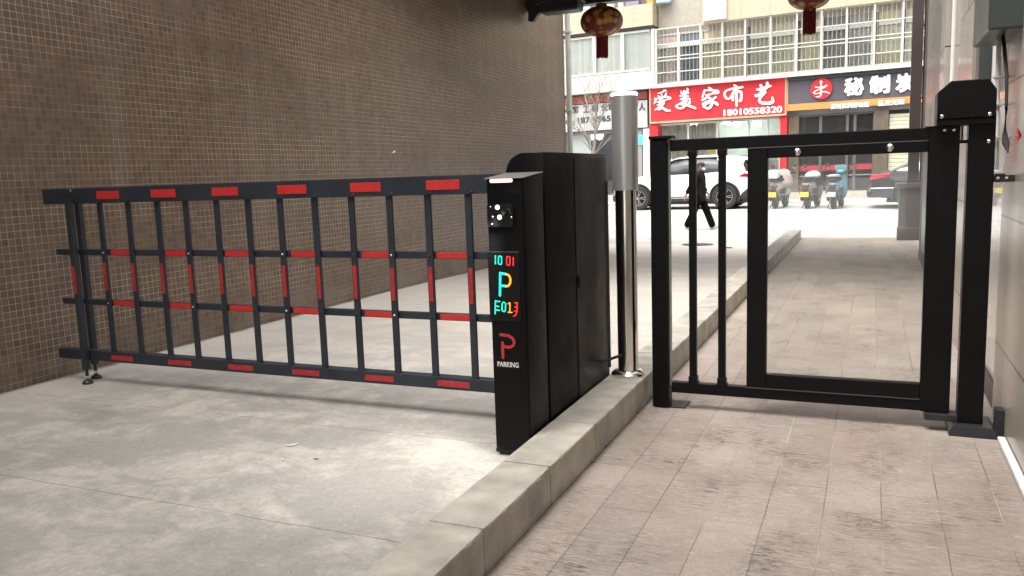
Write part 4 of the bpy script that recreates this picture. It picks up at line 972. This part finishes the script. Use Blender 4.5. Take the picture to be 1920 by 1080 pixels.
# sidewalk in front of the shops
b = MB(); zs = .20
P0 = [FO+fe*sL-fn*1.25, FO+fe*sR-fn*1.25, FO+fe*sR+fn*4, FO+fe*sL+fn*4]
b.prism([(p.x, p.y) for p in P0], 'z', -.5, zs, .02); tag(b.build('pavement', M("pavement_concrete", (.50,.48,.44), .75, var=.12, vs=2.5, bump=.2)), kind='structure')

# ------------------------------------------------------------ bare tree
tb = Vector((-9.1, 25.6, zroad(25.6))); k = on(1112, 285, 'y', 25.6); tb.x = k.x
t = thing('bare_tree', 'slim leafless street tree behind the cabinet in front of the white sign', 'tree', tb)
bark = M("bark", (.25,.225,.19), .9, var=.2, vs=20)
b = MB(); tw = MB(); random.seed(11)
def P(px, py, dy=0): return on(px, py, 'y', 25.6+dy)
trunk = [tb, P(1113, 330), P(1112, 290), P(1115, 268), P(1116, 245)]
b.tube(trunk, [.07, .065, .055, .045, .036], 9)
limbs = [[P(1113, 288), P(1106, 278), P(1102, 262), P(1097, 250), P(1088, 235, .2), P(1078, 222, .3), P(1070, 205, .4)], [P(1116, 245), P(1112, 225, .2), P(1104, 205, .3), P(1098, 185, .4), P(1095, 165, .5)],
         [P(1116, 245), P(1119, 222), P(1118, 200), P(1122, 180, -.2), P(1124, 155, -.3)], [P(1116, 250), P(1124, 230, -.3), P(1132, 208, -.5), P(1140, 190, -.6), P(1145, 170, -.7)], [P(1102, 262), P(1094, 252, -.3), P(1084, 244, -.5), P(1072, 240, -.6)],
         [P(1113, 290), P(1120, 283, .1), P(1124, 280, .2)]]
for L in limbs:
    n = len(L); b.tube(L, [.034*(1-.75*i/(n-1)) for i in range(n)], 7)
    for i in range(1, n):
        for q in range(4):
            f_ = random.random(); p = L[i-1].lerp(L[i], f_); d = (L[i]-L[i-1]).normalized(); a = random.uniform(0, 6.28)
            side = Vector((math.cos(a), math.sin(a)*.7, .2)); e = (d*.5+side*.7+Vector((0,0,.5))).normalized()
            ln = random.uniform(.35, 1.0); m1 = p+e*ln*.5+Vector((random.uniform(-.05,.05), 0, .02)); m2 = p+e*ln+Vector((0, 0, ln*.15))
            tw.tube([p, m1, m2], [.008, .006, .003], 4)
            tw.tube([m1, m1+(e+side*.8).normalized()*ln*.4], [.005, .002], 4)
b.build('trunk', bark, t, True); tw.build('crown', bark, t)

# ------------------------------------------------------------ cars
carwhite = M("car_white", (.82,.82,.82), .18, coat=.8); carblack = M("car_black", (.012,.012,.013), .15, coat=.9)
carglass = M("car_glass", (.012,.013,.015), .10, spec=.35); clad = M("car_cladding", (.02,.02,.02), .6); rimm = M("alloy", (.45,.45,.46), .25, .9)
taill = M("tail_light", (.35,.01,.02), .15, coat=1)
def car_body(par, st, m, name='body'):
    """st: list of (x, zlow, zbelt, wlow, wbelt); closed shell loft"""
    rings = []
    for x, zl_, zb_, wl, wb in st:
        zmid = zl_+(zb_-zl_)*.55
        half = [(wl*.55, zl_), (wl*.96, zl_+.02), (wl, zl_+.10), (max(wl, wb)*1.0, zmid), (wb*1.0, zb_-.10), (wb*.97, zb_-.03), (wb*.86, zb_), (wb*.4, zb_+.012)]
        rings.append([(x, y, z) for y, z in half]+[(x, -y, z) for y, z in half[::-1]])
    return MB().loft(rings).build(name, m, par, True, local=True, ang=40)
def wheel(par, x, y, r, wd, side):
    c = (x, y, r); RM = Matrix.Rotation(R(90*side), 4, 'X')
    wh = MB().lathe([(r*.62, -wd/2), (r*.93, -wd/2), (r, -wd*.36), (r, wd*.36), (r*.93, wd/2), (r*.66, wd/2), (r*.62, wd*.3)], c, 36, RM).build('wheel', rubber, par, True, local=True)
    b = MB(); b.lathe([(r*.66, wd*.28), (r*.66, wd*.47), (r*.60, wd*.47), (r*.58, wd*.30)], c, 32, RM)
    b.lathe([(r*.14, wd*.2), (r*.14, wd*.46), (r*.05, wd*.48)], c, 14, RM)
    for k in range(10):
        a = 2*math.pi*(k//2)/5+(-.16 if k % 2 else .16); ca, sa = math.cos(a), math.sin(a)
        p = [RM @ Vector((ca*r*q, sa*r*q, wd*.42)) for q in (.12, .62)]
        b.bar(Vector(c)+p[0], Vector(c)+p[1], r*.075, r*.075)
    b.build('rim', rimm, wh, True, local=True)
    MB().lathe([(r*.60, wd*.05), (r*.60, wd*.12)], c, 24, RM).build('brake_disc', M("disc", (.06,.06,.06), .5, .5), wh, local=True)
def arch(par, x, r, y, side):
    po = [(x+(r+.085)*math.cos(R(a)), r+(r+.075)*math.sin(R(a))) for a in range(-22, 203, 12)]
    MB().prism(po, 'y', min(y-.05*side, y+.022*side), max(y-.05*side, y+.022*side)).build('wheel_well', M("well_black", (.006,.006,.006), .9), par, local=True)
    b = MB(); pi_ = [(x+(r+.05)*math.cos(R(a)), r+(r+.04)*math.sin(R(a))) for a in range(202, -23, -12)]
    n = len(po)
    for i in range(n-1): b.prism([po[i], po[i+1], pi_[n-2-i], pi_[n-1-i]], 'y', min(y+.0225*side, y+.036*side), max(y+.0225*side, y+.036*side))
    b.build('wheel_arch', clad, par, local=True)
# white SUV facing left (-x local = front)
YS = 26.05
fw = on(1198, 360, 'y', YS-.9); rw = on(1361, 360, 'y', YS-.95)
zc_ = zroad(26); sx0 = (fw.x+rw.x)/2
sv = thing('white_suv', 'white suv parked across the street in front of the red sign shop', 'car', (sx0, YS, zc_), R(-2))
wb = (rw.x-fw.x)/2; r = .37
print('suv wheelbase', 2*wb, 'x', sx0)
st = [(-wb-.86, .42, .78, .55, .60), (-wb-.78, .30, .90, .78, .74), (-wb-.45, .25, .99, .90, .84), (-wb+.35, .25, 1.05, .93, .88), (-.55, .25, 1.07, .93, .90), (.6, .25, 1.08, .93, .90), (wb-.3, .25, 1.12, .93, .89), (wb+.35, .28, 1.13, .92, .87), (wb+.72, .34, 1.10, .86, .82), (wb+.84, .42, 1.0, .72, .74)]
body = car_body(sv, st, carwhite)
def greenh(par, st, m, nm): 
    rings = []
    for x, z0_, z1_, w0, w1 in st:
        half = [(w0, z0_), (w0*.5+w1*.5+.02, (z0_+z1_)/2), (w1, z1_-.02), (w1*.9, z1_)]
        rings.append([(x, y, z) for y, z in half]+[(x, -y, z) for y, z in half[::-1]])
    return MB().loft(rings).build(nm, m, par, True, local=True, ang=50)
greenh(sv, [(-.98, 1.04, 1.08, .82, .78), (-.30, 1.05, 1.50, .84, .66), (.1, 1.06, 1.545, .84, .66), (.8, 1.08, 1.55, .84, .66), (wb-.05, 1.10, 1.50, .83, .65), (wb+.42, 1.11, 1.42, .80, .64), (wb+.66, 1.10, 1.16, .76, .70)], carglass, 'windows')
rf = []
for x, z0_, z1_, w_ in [(-.42, 1.465, 1.475, .66), (-.15, 1.53, 1.57, .675), (.4, 1.555, 1.61, .675), (1.0, 1.55, 1.61, .67), (wb+.2, 1.475, 1.56, .66), (wb+.62, 1.42, 1.485, .62)]:
    half = [(w_, z0_), (w_, (z0_+z1_)/2), (w_*.9, z1_), (w_*.4, z1_+.015)]; rf.append([(x, y, z) for y, z in half]+[(x, -y, z) for y, z in half[::-1]])
MB().loft(rf).build('roof', carwhite, sv, True, local=True, ang=50)
for sd_ in (-1, 1):
    b = MB(); b.bar((-1.02, .84*sd_, 1.05), (-.30, .672*sd_, 1.52), .05, .05); b.build('pillar', carwhite, sv, local=True)
    y0_, y1_ = sorted((.70*sd_, .872*sd_))
    b = MB(); q = [(wb+.02, 1.07), (wb+.60, 1.09), (wb+.50, 1.30), (wb+.55, 1.45), (wb+.22, 1.52), (wb-.28, 1.50)]
    A = [b.bm.verts.new((x, sd_*(.865-.40*(z-1.08)), z)) for x, z in q]; B = [b.bm.verts.new((x, sd_*(.78-.40*(z-1.08)), z)) for x, z in q]
    b.bm.faces.new(A); b.bm.faces.new(B[::-1])
    for i in range(6): b.bm.faces.new((A[i], B[i], B[(i+1)%6], A[(i+1)%6]))
    b.build('rear_pillar', carwhite, sv, local=True)
    b = MB(); b.bar((.42, .856*sd_, 1.08), (.36, .682*sd_, 1.54), .06, .03); b.build('pillar', blackg, sv, local=True)
    MB().box(-wb+.42, wb-.42, min(.90*sd_, .945*sd_), max(.90*sd_, .945*sd_), .24, .40, .02).build('sill', clad, sv, local=True)
    MB().box(-wb+.45, wb-.45, min(.93*sd_, .952*sd_), max(.93*sd_, .952*sd_), .33, .36, .006).build('sill_trim', rimm, sv, local=True)
    for x in (-.25, .72): MB().box(x, x+.20, min(.925*sd_, .955*sd_), max(.925*sd_, .955*sd_), .885, .91, .008).build('door_handle', carwhite, sv, local=True)
    for x in (-.78, .40, 1.22): MB().box(x, x+.006, min(.926*sd_, .934*sd_), max(.926*sd_, .934*sd_), .42, 1.02).build('door_seam', clad, sv, local=True)
    for x in (-wb, wb): arch(sv, x, r, .915*sd_, sd_); wheel(sv, x, .85*sd_, r, .24, -sd_)
    MB().blob(-.92, -.70, min(.92*sd_, 1.10*sd_), max(.92*sd_, 1.10*sd_), 1.04, 1.19).build('mirror', carwhite, sv, True, local=True)
    MB().prism([(wb+.38, .95), (wb+.82, .94), (wb+.80, 1.03), (wb+.55, 1.035)], 'y', .70*sd_, .885*sd_).build('tail_light', taill, sv, local=True)
    MB().box(-wb-.74, -wb-.5, min(.66*sd_, .86*sd_), max(.66*sd_, .86*sd_), .74, .86, .03).build('headlight', M("headlamp", (.5,.52,.55), .1, coat=1), sv, local=True)
MB().prism([(wb+.42, .27), (wb+.84, .34), (wb+.89, .66), (wb+.66, .60), (wb+.46, .44)], 'y', -.90, .90, .02).build('rear_bumper', clad, sv, local=True)
MB().box(-wb-.90, -wb-.6, -.74, .74, .26, .48, .05).build('front_bumper', clad, sv, local=True)
MB().prism([(wb+.40, 1.46), (wb+.74, 1.445), (wb+.74, 1.47), (wb+.40, 1.50)], 'y', -.58, .58, .006).build('spoiler', carwhite, sv, local=True)
MB().box(-wb-.4, wb+.5, -.78, .78, .16, .27).build('underbody', clad, sv, local=True)
# dark sedan, tail to the left
YSD = 25.2; e = on(1631, 365, 'y', YSD-.85)
sd_o = thing('dark_sedan', 'black sedan with red tail light parked beyond the granite pedestal', 'car', (e.x+2.35, YSD, zroad(25.2)), R(-3))
st = [(-2.35, .45, .72, .60, .66), (-2.28, .32, .95, .78, .76), (-2.05, .26, 1.00, .86, .80), (-1.5, .22, 1.0, .90, .84), (-.6, .22, .98, .90, .86), (.6, .22, .95, .90, .86), (1.5, .22, .90, .90, .82), (2.1, .26, .80, .82, .74), (2.36, .36, .62, .6, .6)]
car_body(sd_o, st, carblack)
greenh(sd_o, [(-1.85, .98, 1.0, .74, .70), (-1.0, .98, 1.36, .78, .58), (-.5, .97, 1.45, .80, .60), (.1, .96, 1.44, .80, .60), (.55, .95, 1.33, .80, .60), (1.2, .92, .96, .78, .72)], M("sedan_glass", (.22,.21,.25), .06, coat=1), 'windows')
rf = []
for x, z0_, z1_, w_ in [(-1.1, 1.33, 1.36, .57), (-.6, 1.42, 1.465, .60), (.0, 1.43, 1.475, .60), (.5, 1.34, 1.37, .58)]:
    half = [(w_, z0_), (w_*.95, z1_), (w_*.4, z1_+.01)]; rf.append([(x, y, z) for y, z in half]+[(x, -y, z) for y, z in half[::-1]])
MB().loft(rf).build('roof', carblack, sd_o, True, local=True)
for s_ in (-1, 1):
    for x in (-1.35, 1.35): arch(sd_o, x, .33, .885*s_, s_); wheel(sd_o, x, .82*s_, .33, .22, -s_)
    MB().prism([(-2.33, .76), (-1.85, .84), (-1.80, .94), (-2.29, .90)], 'y', .60*s_, .845*s_, .01).build('tail_light', M("tail_red", (.55,.02,.05), .15, coat=1), sd_o, local=True)
    MB().box(-2.30, -1.72, min(.80*s_, .90*s_), max(.80*s_, .90*s_), .52, .55, .008).build('chrome_strip', chrome, sd_o, local=True)
    b = MB(); b.bar((-1.80, .76*s_, .99), (-1.02, .60*s_, 1.36), .05, .04); b.build('pillar', M("silver_pillar", (.55,.52,.55), .2, .5), sd_o, local=True)
    b = MB(); b.bar((-.3, .80*s_, .97), (-.33, .62*s_, 1.43), .05, .03); b.build('pillar', carblack, sd_o, local=True)
    MB().box(-.9, -.7, min(.88*s_, .925*s_), max(.88*s_, .925*s_), .80, .825, .008).build('door_handle', chrome, sd_o, local=True)
MB().box(-2.40, -2.1, -.74, .74, .28, .52, .06).build('rear_bumper', carblack, sd_o, local=True)
MB().box(-1.9, 1.9, -.76, .76, .15, .24).build('underbody', clad, sd_o, local=True)

# ------------------------------------------------------------ scooters (tail to the camera)
plate_y = M("yellow_plate", (.70,.55,.05), .4, var=.06, vs=20); seatm = M("scooter_seat", (.03,.028,.03), .6)
def scooter(px, py, label, cm, rz, lean=0, grey=False):
    p = on(px, py, 'z', zroad(25.0)); 
    for _ in range(6): p = on(px, py, 'z', zroad(p.y))
    o = thing('scooter', label, 'scooter', (p.x, p.y+.55, zroad(p.y)), rz, 'scooters parked along the far kerb')
    L = dict(local=True)
    for y in (-.52, .62):
        RM = Matrix.Rotation(R(90), 4, 'Y'); wh = MB().lathe([(.13, -.05), (.19, -.055), (.215, -.03), (.215, .03), (.19, .055), (.13, .05)], (0, y, .215), 28, RM).build('wheel', rubber, o, True, **L)
        b = MB(); b.lathe([(.13, -.045), (.12, -.02), (.12, .02), (.13, .045)], (0, y, .215), 20, RM); b.lathe([(.05, -.06), (.05, .06)], (0, y, .215), 14, RM)
        for k in range(5): a = 2*math.pi*k/5; b.bar((0, y+.04*math.cos(a), .215+.04*math.sin(a)), (0, y+.125*math.cos(a), .215+.125*math.sin(a)), .03, .02)
        b.build('rim', rimm, wh, True, **L)
    MB().blob(-.19, .19, -.78, .0, .42, .80, p=2.8, taper=(.85, .95, .02)).build('rear_body', cm, o, True, **L)
    MB().blob(-.16, .16, -.76, .02, .76, .90, p=3).build('seat', seatm, o, True, **L)
    MB().box(-.15, .15, -.10, .48, .28, .36, .02).build('floorboard', seatm, o, **L)
    MB().blob(-.22, .22, .42, .58, .28, .98, p=3, taper=(.6, .8, -.08)).build('front_shield', cm, o, True, **L)
    MB().tube([(0, .58, .26), (0, .46, .70), (0, .38, 1.0)], .03, 8).build('fork', clad, o, True, **L)
    hb = MB().tube([(-.33, .30, 1.02), (-.2, .36, 1.01), (0, .40, 1.0), (.2, .36, 1.01), (.33, .30, 1.02)], [.020, .018, .016, .018, .020], 8).build('handlebar', clad, o, True, **L)
    MB().blob(-.13, .13, .34, .52, .92, 1.08, p=2.4).build('headset', cm, o, True, **L)
    for s_ in (-1, 1):
        mr_ = MB().tube([(.24*s_, .35, 1.02), (.30*s_, .36, 1.16)], .007, 6).build('mirror', clad, o, True, **L)
        MB().lathe([(.0, -.015), (.065, -.008), (.07, .008), (.0, .012)], (.32*s_, .36, 1.20), 18, Matrix.Rotation(R(90), 4, 'X')).build('mirror_glass', chrome, mr_, True, **L)
    fe_ = MB().blob(-.10, .10, -.86, -.55, .30, .58, p=2.6, taper=(.9, .8, .08)).build('rear_fender', clad, o, True, **L)
    MB().box(-.115, .115, -.885, -.873, .34, .48, .004).build('number_plate', plate_y if not grey else M("grey_plate", (.45,.47,.46), .4), o, **L)
    MB().blob(-.12, .12, -.80, -.70, .60, .70, p=3).build('tail_light', M("scooter_tail", (.12,.01,.01), .2, coat=.6), o, True, **L)
    MB().tube([(-.1, -.3, .28), (-.2, -.34, .005)], .014, 6).tube([(.1, -.3, .28), (.2, -.34, .005)], .014, 6).build('stand', clad, o, True, **L)
    MB().blob(-.17, -.10, -.74, -.40, .22, .36, p=3).blob(.10, .17, -.74, -.40, .22, .36, p=3).build('motor_cover', clad, o, True, **L)
    for s_ in (-1, 1):
        MB().prism([(-.70, .44), (-.20, .40), (-.08, .52), (-.12, .60), (-.62, .56)], 'x', min(.172*s_, .196*s_), max(.172*s_, .196*s_), .008).build('side_panel', clad, o, local=True)
        MB().lathe([(.022, 0), (.022, .03)], (.14*s_, -.80, .62), 10, Matrix.Rotation(R(90), 4, 'X')).build('indicator', M("amber", (.5,.16,.02), .3), o, True, **L)
        MB().tube([(.30*s_, .30, 1.015), (.20*s_, .42, 1.02), (.10*s_, .50, .94)], .006, 5).build('brake_cable', clad, o, **L)
        MB().tube([(.36*s_, .26, 1.02), (.26*s_, .33, 1.02)], .026, 8).build('grip', rubber, o, True, **L)
    MB().tube([(-.15, -.45, .86), (-.16, -.80, .88), (0, -.90, .89), (.16, -.80, .88), (.15, -.45, .86)], .013, 6).build('grab_rail', M("rail_metal", (.12,.12,.12), .35, .7), o, True, **L)
    MB().box(-.10, .10, -.815, -.79, .505, .59, .008).build('rear_bracket', clad, o, **L)
    MB().tube([(-.125, -.52, .215), (-.15, -.70, .55)], .022, 8).tube([(.125, -.52, .215), (.15, -.70, .55)], .022, 8).build('shock_absorber', M("shock", (.25,.25,.26), .4, .6), o, True, **L)
    return o, L
s1, L = scooter(1459, 391, 'pale mint scooter with white top case and pink windbreak left of the other scooters', M("mint_paint", (.42,.47,.44), .3, coat=.5), R(-9))
MB().blob(-.17, .17, -.92, -.62, .86, 1.12, p=4).build('top_case', whitepaint, s1, True, **L)
MB().blob(-.30, .30, .28, .60, .55, 1.14, p=2.6, taper=(.7, .6, -.05)).build('windbreak', M("pink_quilt", (.50,.41,.37), .8, var=.15, vs=10), s1, True, **L)
MB().blob(-.14, .14, -.6, -.1, .88, .96, p=3).build('seat_cover', seatm, s1, True, **L)
s2, L = scooter(1520, 391, 'lilac grey scooter with a white cloth over its seat between two scooters', M("lilac_paint", (.28,.25,.28), .35, coat=.4), R(-10))
MB().blob(-.20, .26, -.55, .30, .84, 1.06, p=2.3, taper=(.7, .6, .1)).build('white_cover', whitepaint, s2, True, **L)
MB().blob(-.28, .28, .30, .55, .60, 1.08, p=2.6).build('windbreak', M("dark_quilt", (.04,.04,.045), .8), s2, True, **L)
s3, L = scooter(1568, 391, 'bright blue scooter with a small windscreen right of the other scooters', M("blue_paint", (.07,.25,.34), .3, coat=.5), R(-8), grey=True)
MB().blob(-.17, .17, .43, .46, 1.03, 1.22, p=3).build('windscreen', M("pale_screen", (.20,.30,.36), .1, coat=1), s3, True, **L)
MB().blob(-.16, .16, -.74, -.30, .86, .96, p=3).build('seat_pad', M("grey_pad", (.42,.38,.40), .6), s3, True, **L)

# ------------------------------------------------------------ the walking person
pp = on(1312, 431, 'z', -.15); pz = zroad(pp.y); pp = on(1312, 431, 'z', pz)
pe = thing('person', 'person in black jacket, trousers and cap with a white face mask walking to the right', 'person', (pp.x, pp.y, pz), R(-6))
H = (on(1313, 306, 'y', pp.y).z-pz)/1.70; print('person', pp, pz, 'height', H*1.70)
skinm = M("skin", (.42,.24,.17), .5, var=.05, vs=20)
def S(chs): return [[(x*H, y*H, z*H, (r*H if not isinstance(r, tuple) else (r[0]*H, r[1]*H))) for x, y, z, r in c] for c in chs]
pel = (0, 0, .92, .105)
body_ch = [[pel, (.0, 0, 1.10, .105), (.0, 0, 1.30, .115), (.01, 0, 1.42, .085), (.025, 0, 1.48, .05), (.035, 0, 1.53, .052), (.045, 0, 1.60, .092), (.04, 0, 1.665, .06)],
    [pel, (.0, .09, .88, .085), (.14, .09, .50, .058), (.31, .09, .10, .04), (.43, .09, .05, .035)],
    [pel, (.0, -.09, .88, .085), (-.10, -.09, .50, .058), (-.30, -.09, .13, .04), (-.22, -.09, .04, .035)],
    [(.01, 0, 1.42, .085), (.0, .17, 1.40, .06), (-.03, .23, 1.13, .042), (.11, .22, .97, .03), (.15, .21, .93, .03), (.19, .20, .88, .016)],
    [(.01, 0, 1.42, .085), (.0, -.17, 1.40, .06), (-.13, -.22, 1.16, .042), (-.27, -.21, .95, .03), (-.31, -.205, .89, .03), (-.34, -.20, .81, .016)]]
for sx, yb, base in ((1, .21, (.15, .21, .93, .03)), (-1, -.205, (-.31, -.205, .89, .03))):
    bx_, by_, bz_, _ = base
    for k, (dy, L_) in enumerate(((-.03, .075), (-.01, .085), (.012, .08), (.03, .065))):
        body_ch.append([base, (bx_+sx*.012, by_+dy*.8, bz_-.045, .010), (bx_+sx*.02, by_+dy, bz_-.045-L_*.55, .009), (bx_+sx*.010, by_+dy, bz_-.045-L_, .007)])
    body_ch.append([base, (bx_+.03, by_, bz_-.02, .011), (bx_+.045, by_, bz_-.06, .008)])
bo = skin('body', skinm, S(body_ch), pe, 1)
# face details on the side-turned head
hb = lambda *a: [v*H for v in a]
MB().blob(*hb(.115, .150, -.016, .016, 1.575, 1.615)).build('nose', skinm, pe, True, local=True)
for s_ in (-1, 1):
    MB().blob(*hb(.108, .124, *sorted((s_*.018, s_*.042)), 1.612, 1.626)).build('eye', blackg, pe, True, local=True)
    MB().blob(*hb(.02, .055, *sorted((s_*.078, s_*.096)), 1.575, 1.635)).build('ear', skinm, pe, True, local=True)
MB().blob(*hb(-.055, .08, -.092, .092, 1.57, 1.68)).build('hair', M("hair", (.02,.018,.016), .7), pe, True, local=True)
MB().blob(*hb(.06, .150, -.062, .062, 1.515, 1.597), p=2.3).build('face_mask', whitepaint, pe, True, local=True)
capm = M("cap_cloth", (.03,.035,.03), .8, var=.2, vs=30)
cp_ = MB().blob(*hb(-.065, .135, -.098, .098, 1.60, 1.73), p=2.3).build('cap', capm, pe, True, local=True)
MB().blob(*hb(.09, .235, -.075, .075, 1.638, 1.658), p=2.6).build('cap_peak', capm, pe, True, local=True)
jack = M("jacket", (.011,.012,.010), .8, spec=.1, var=.3, vs=14, bump=.5, bs=14); trou = M("trousers", (.0035,.0035,.004), .9, spec=.08, var=.3, vs=10, bump=.4, bs=12)
jp = (0, 0, 1.0, .175)
skin('jacket', jack, S([[jp, (.0, 0, .80, (.19,.175)), (.0, 0, .72, (.185,.17))], [jp, (.0, 0, 1.22, .165), (.01, 0, 1.40, .12), (.03, 0, 1.485, .075), (.04, 0, 1.525, .072)],
    [(.01, 0, 1.40, .12), (.0, .18, 1.39, .085), (-.03, .235, 1.13, .078), (.12, .225, .965, .062)], [(.01, 0, 1.40, .12), (.0, -.18, 1.39, .085), (-.13, -.225, 1.15, .072), (-.28, -.212, .94, .055)]]), pe, 2)
tp = (0, 0, .88, .135)
skin('trousers', trou, S([[tp, (0, 0, .98, .13)], [tp, (.01, .09, .80, .115), (.15, .09, .50, .095), (.33, .09, .04, .095)], [tp, (-.01, -.09, .80, .115), (-.11, -.09, .50, .095), (-.335, -.09, .06, .095)]]), pe, 2)
MB().lathe([(.075*H, 0), (.085*H, .03*H), (.075*H, .06*H)], (.032*H, 0, 1.475*H), 18).build('scarf', M("maroon_scarf", (.10,.015,.02), .8), pe, True, local=True)
shoe = M("shoe_grey", (.35,.34,.33), .6)
for (xa, y_, za, pit) in ((.30, .09, .0, -14), (-.32, -.09, .02, 16)):
    b = MB(); b.blob(*hb(-.07, .20, -.045, .045, .0, .085), p=2.8, taper=(.75, .8, 0))
    bmesh.ops.transform(b.bm, matrix=Matrix.Translation((xa*H, y_*H, za*H)) @ Matrix.Rotation(R(pit), 4, 'Y'), verts=b.bm.verts)
    b.build('shoe', shoe, pe, True, local=True)
# manhole cover on the street
for px, py, rr_, lb in ((1308, 459, .30, 'dark round manhole cover on the street left of the walkway'), (1364, 465, .09, 'small dark drain cap on the street right of the manhole cover')):
    p = on(px, py, 'z', -.1)
    for _ in range(6): p = on(px, py, 'z', zroad(p.y))
    sl_ = math.atan2(zroad(p.y+.2)-zroad(p.y-.2), .4)
    b = MB(); b.lathe([(rr_, 0), (rr_, .012), (rr_*.93, .016)], (0, 0, 0), 28, Matrix.Rotation(sl_, 4, 'X'))
    o = tag(b.build('manhole_cover', darkmetal, None, True), lb, 'manhole'); o.location = (p.x, p.y, zroad(p.y)-.002)
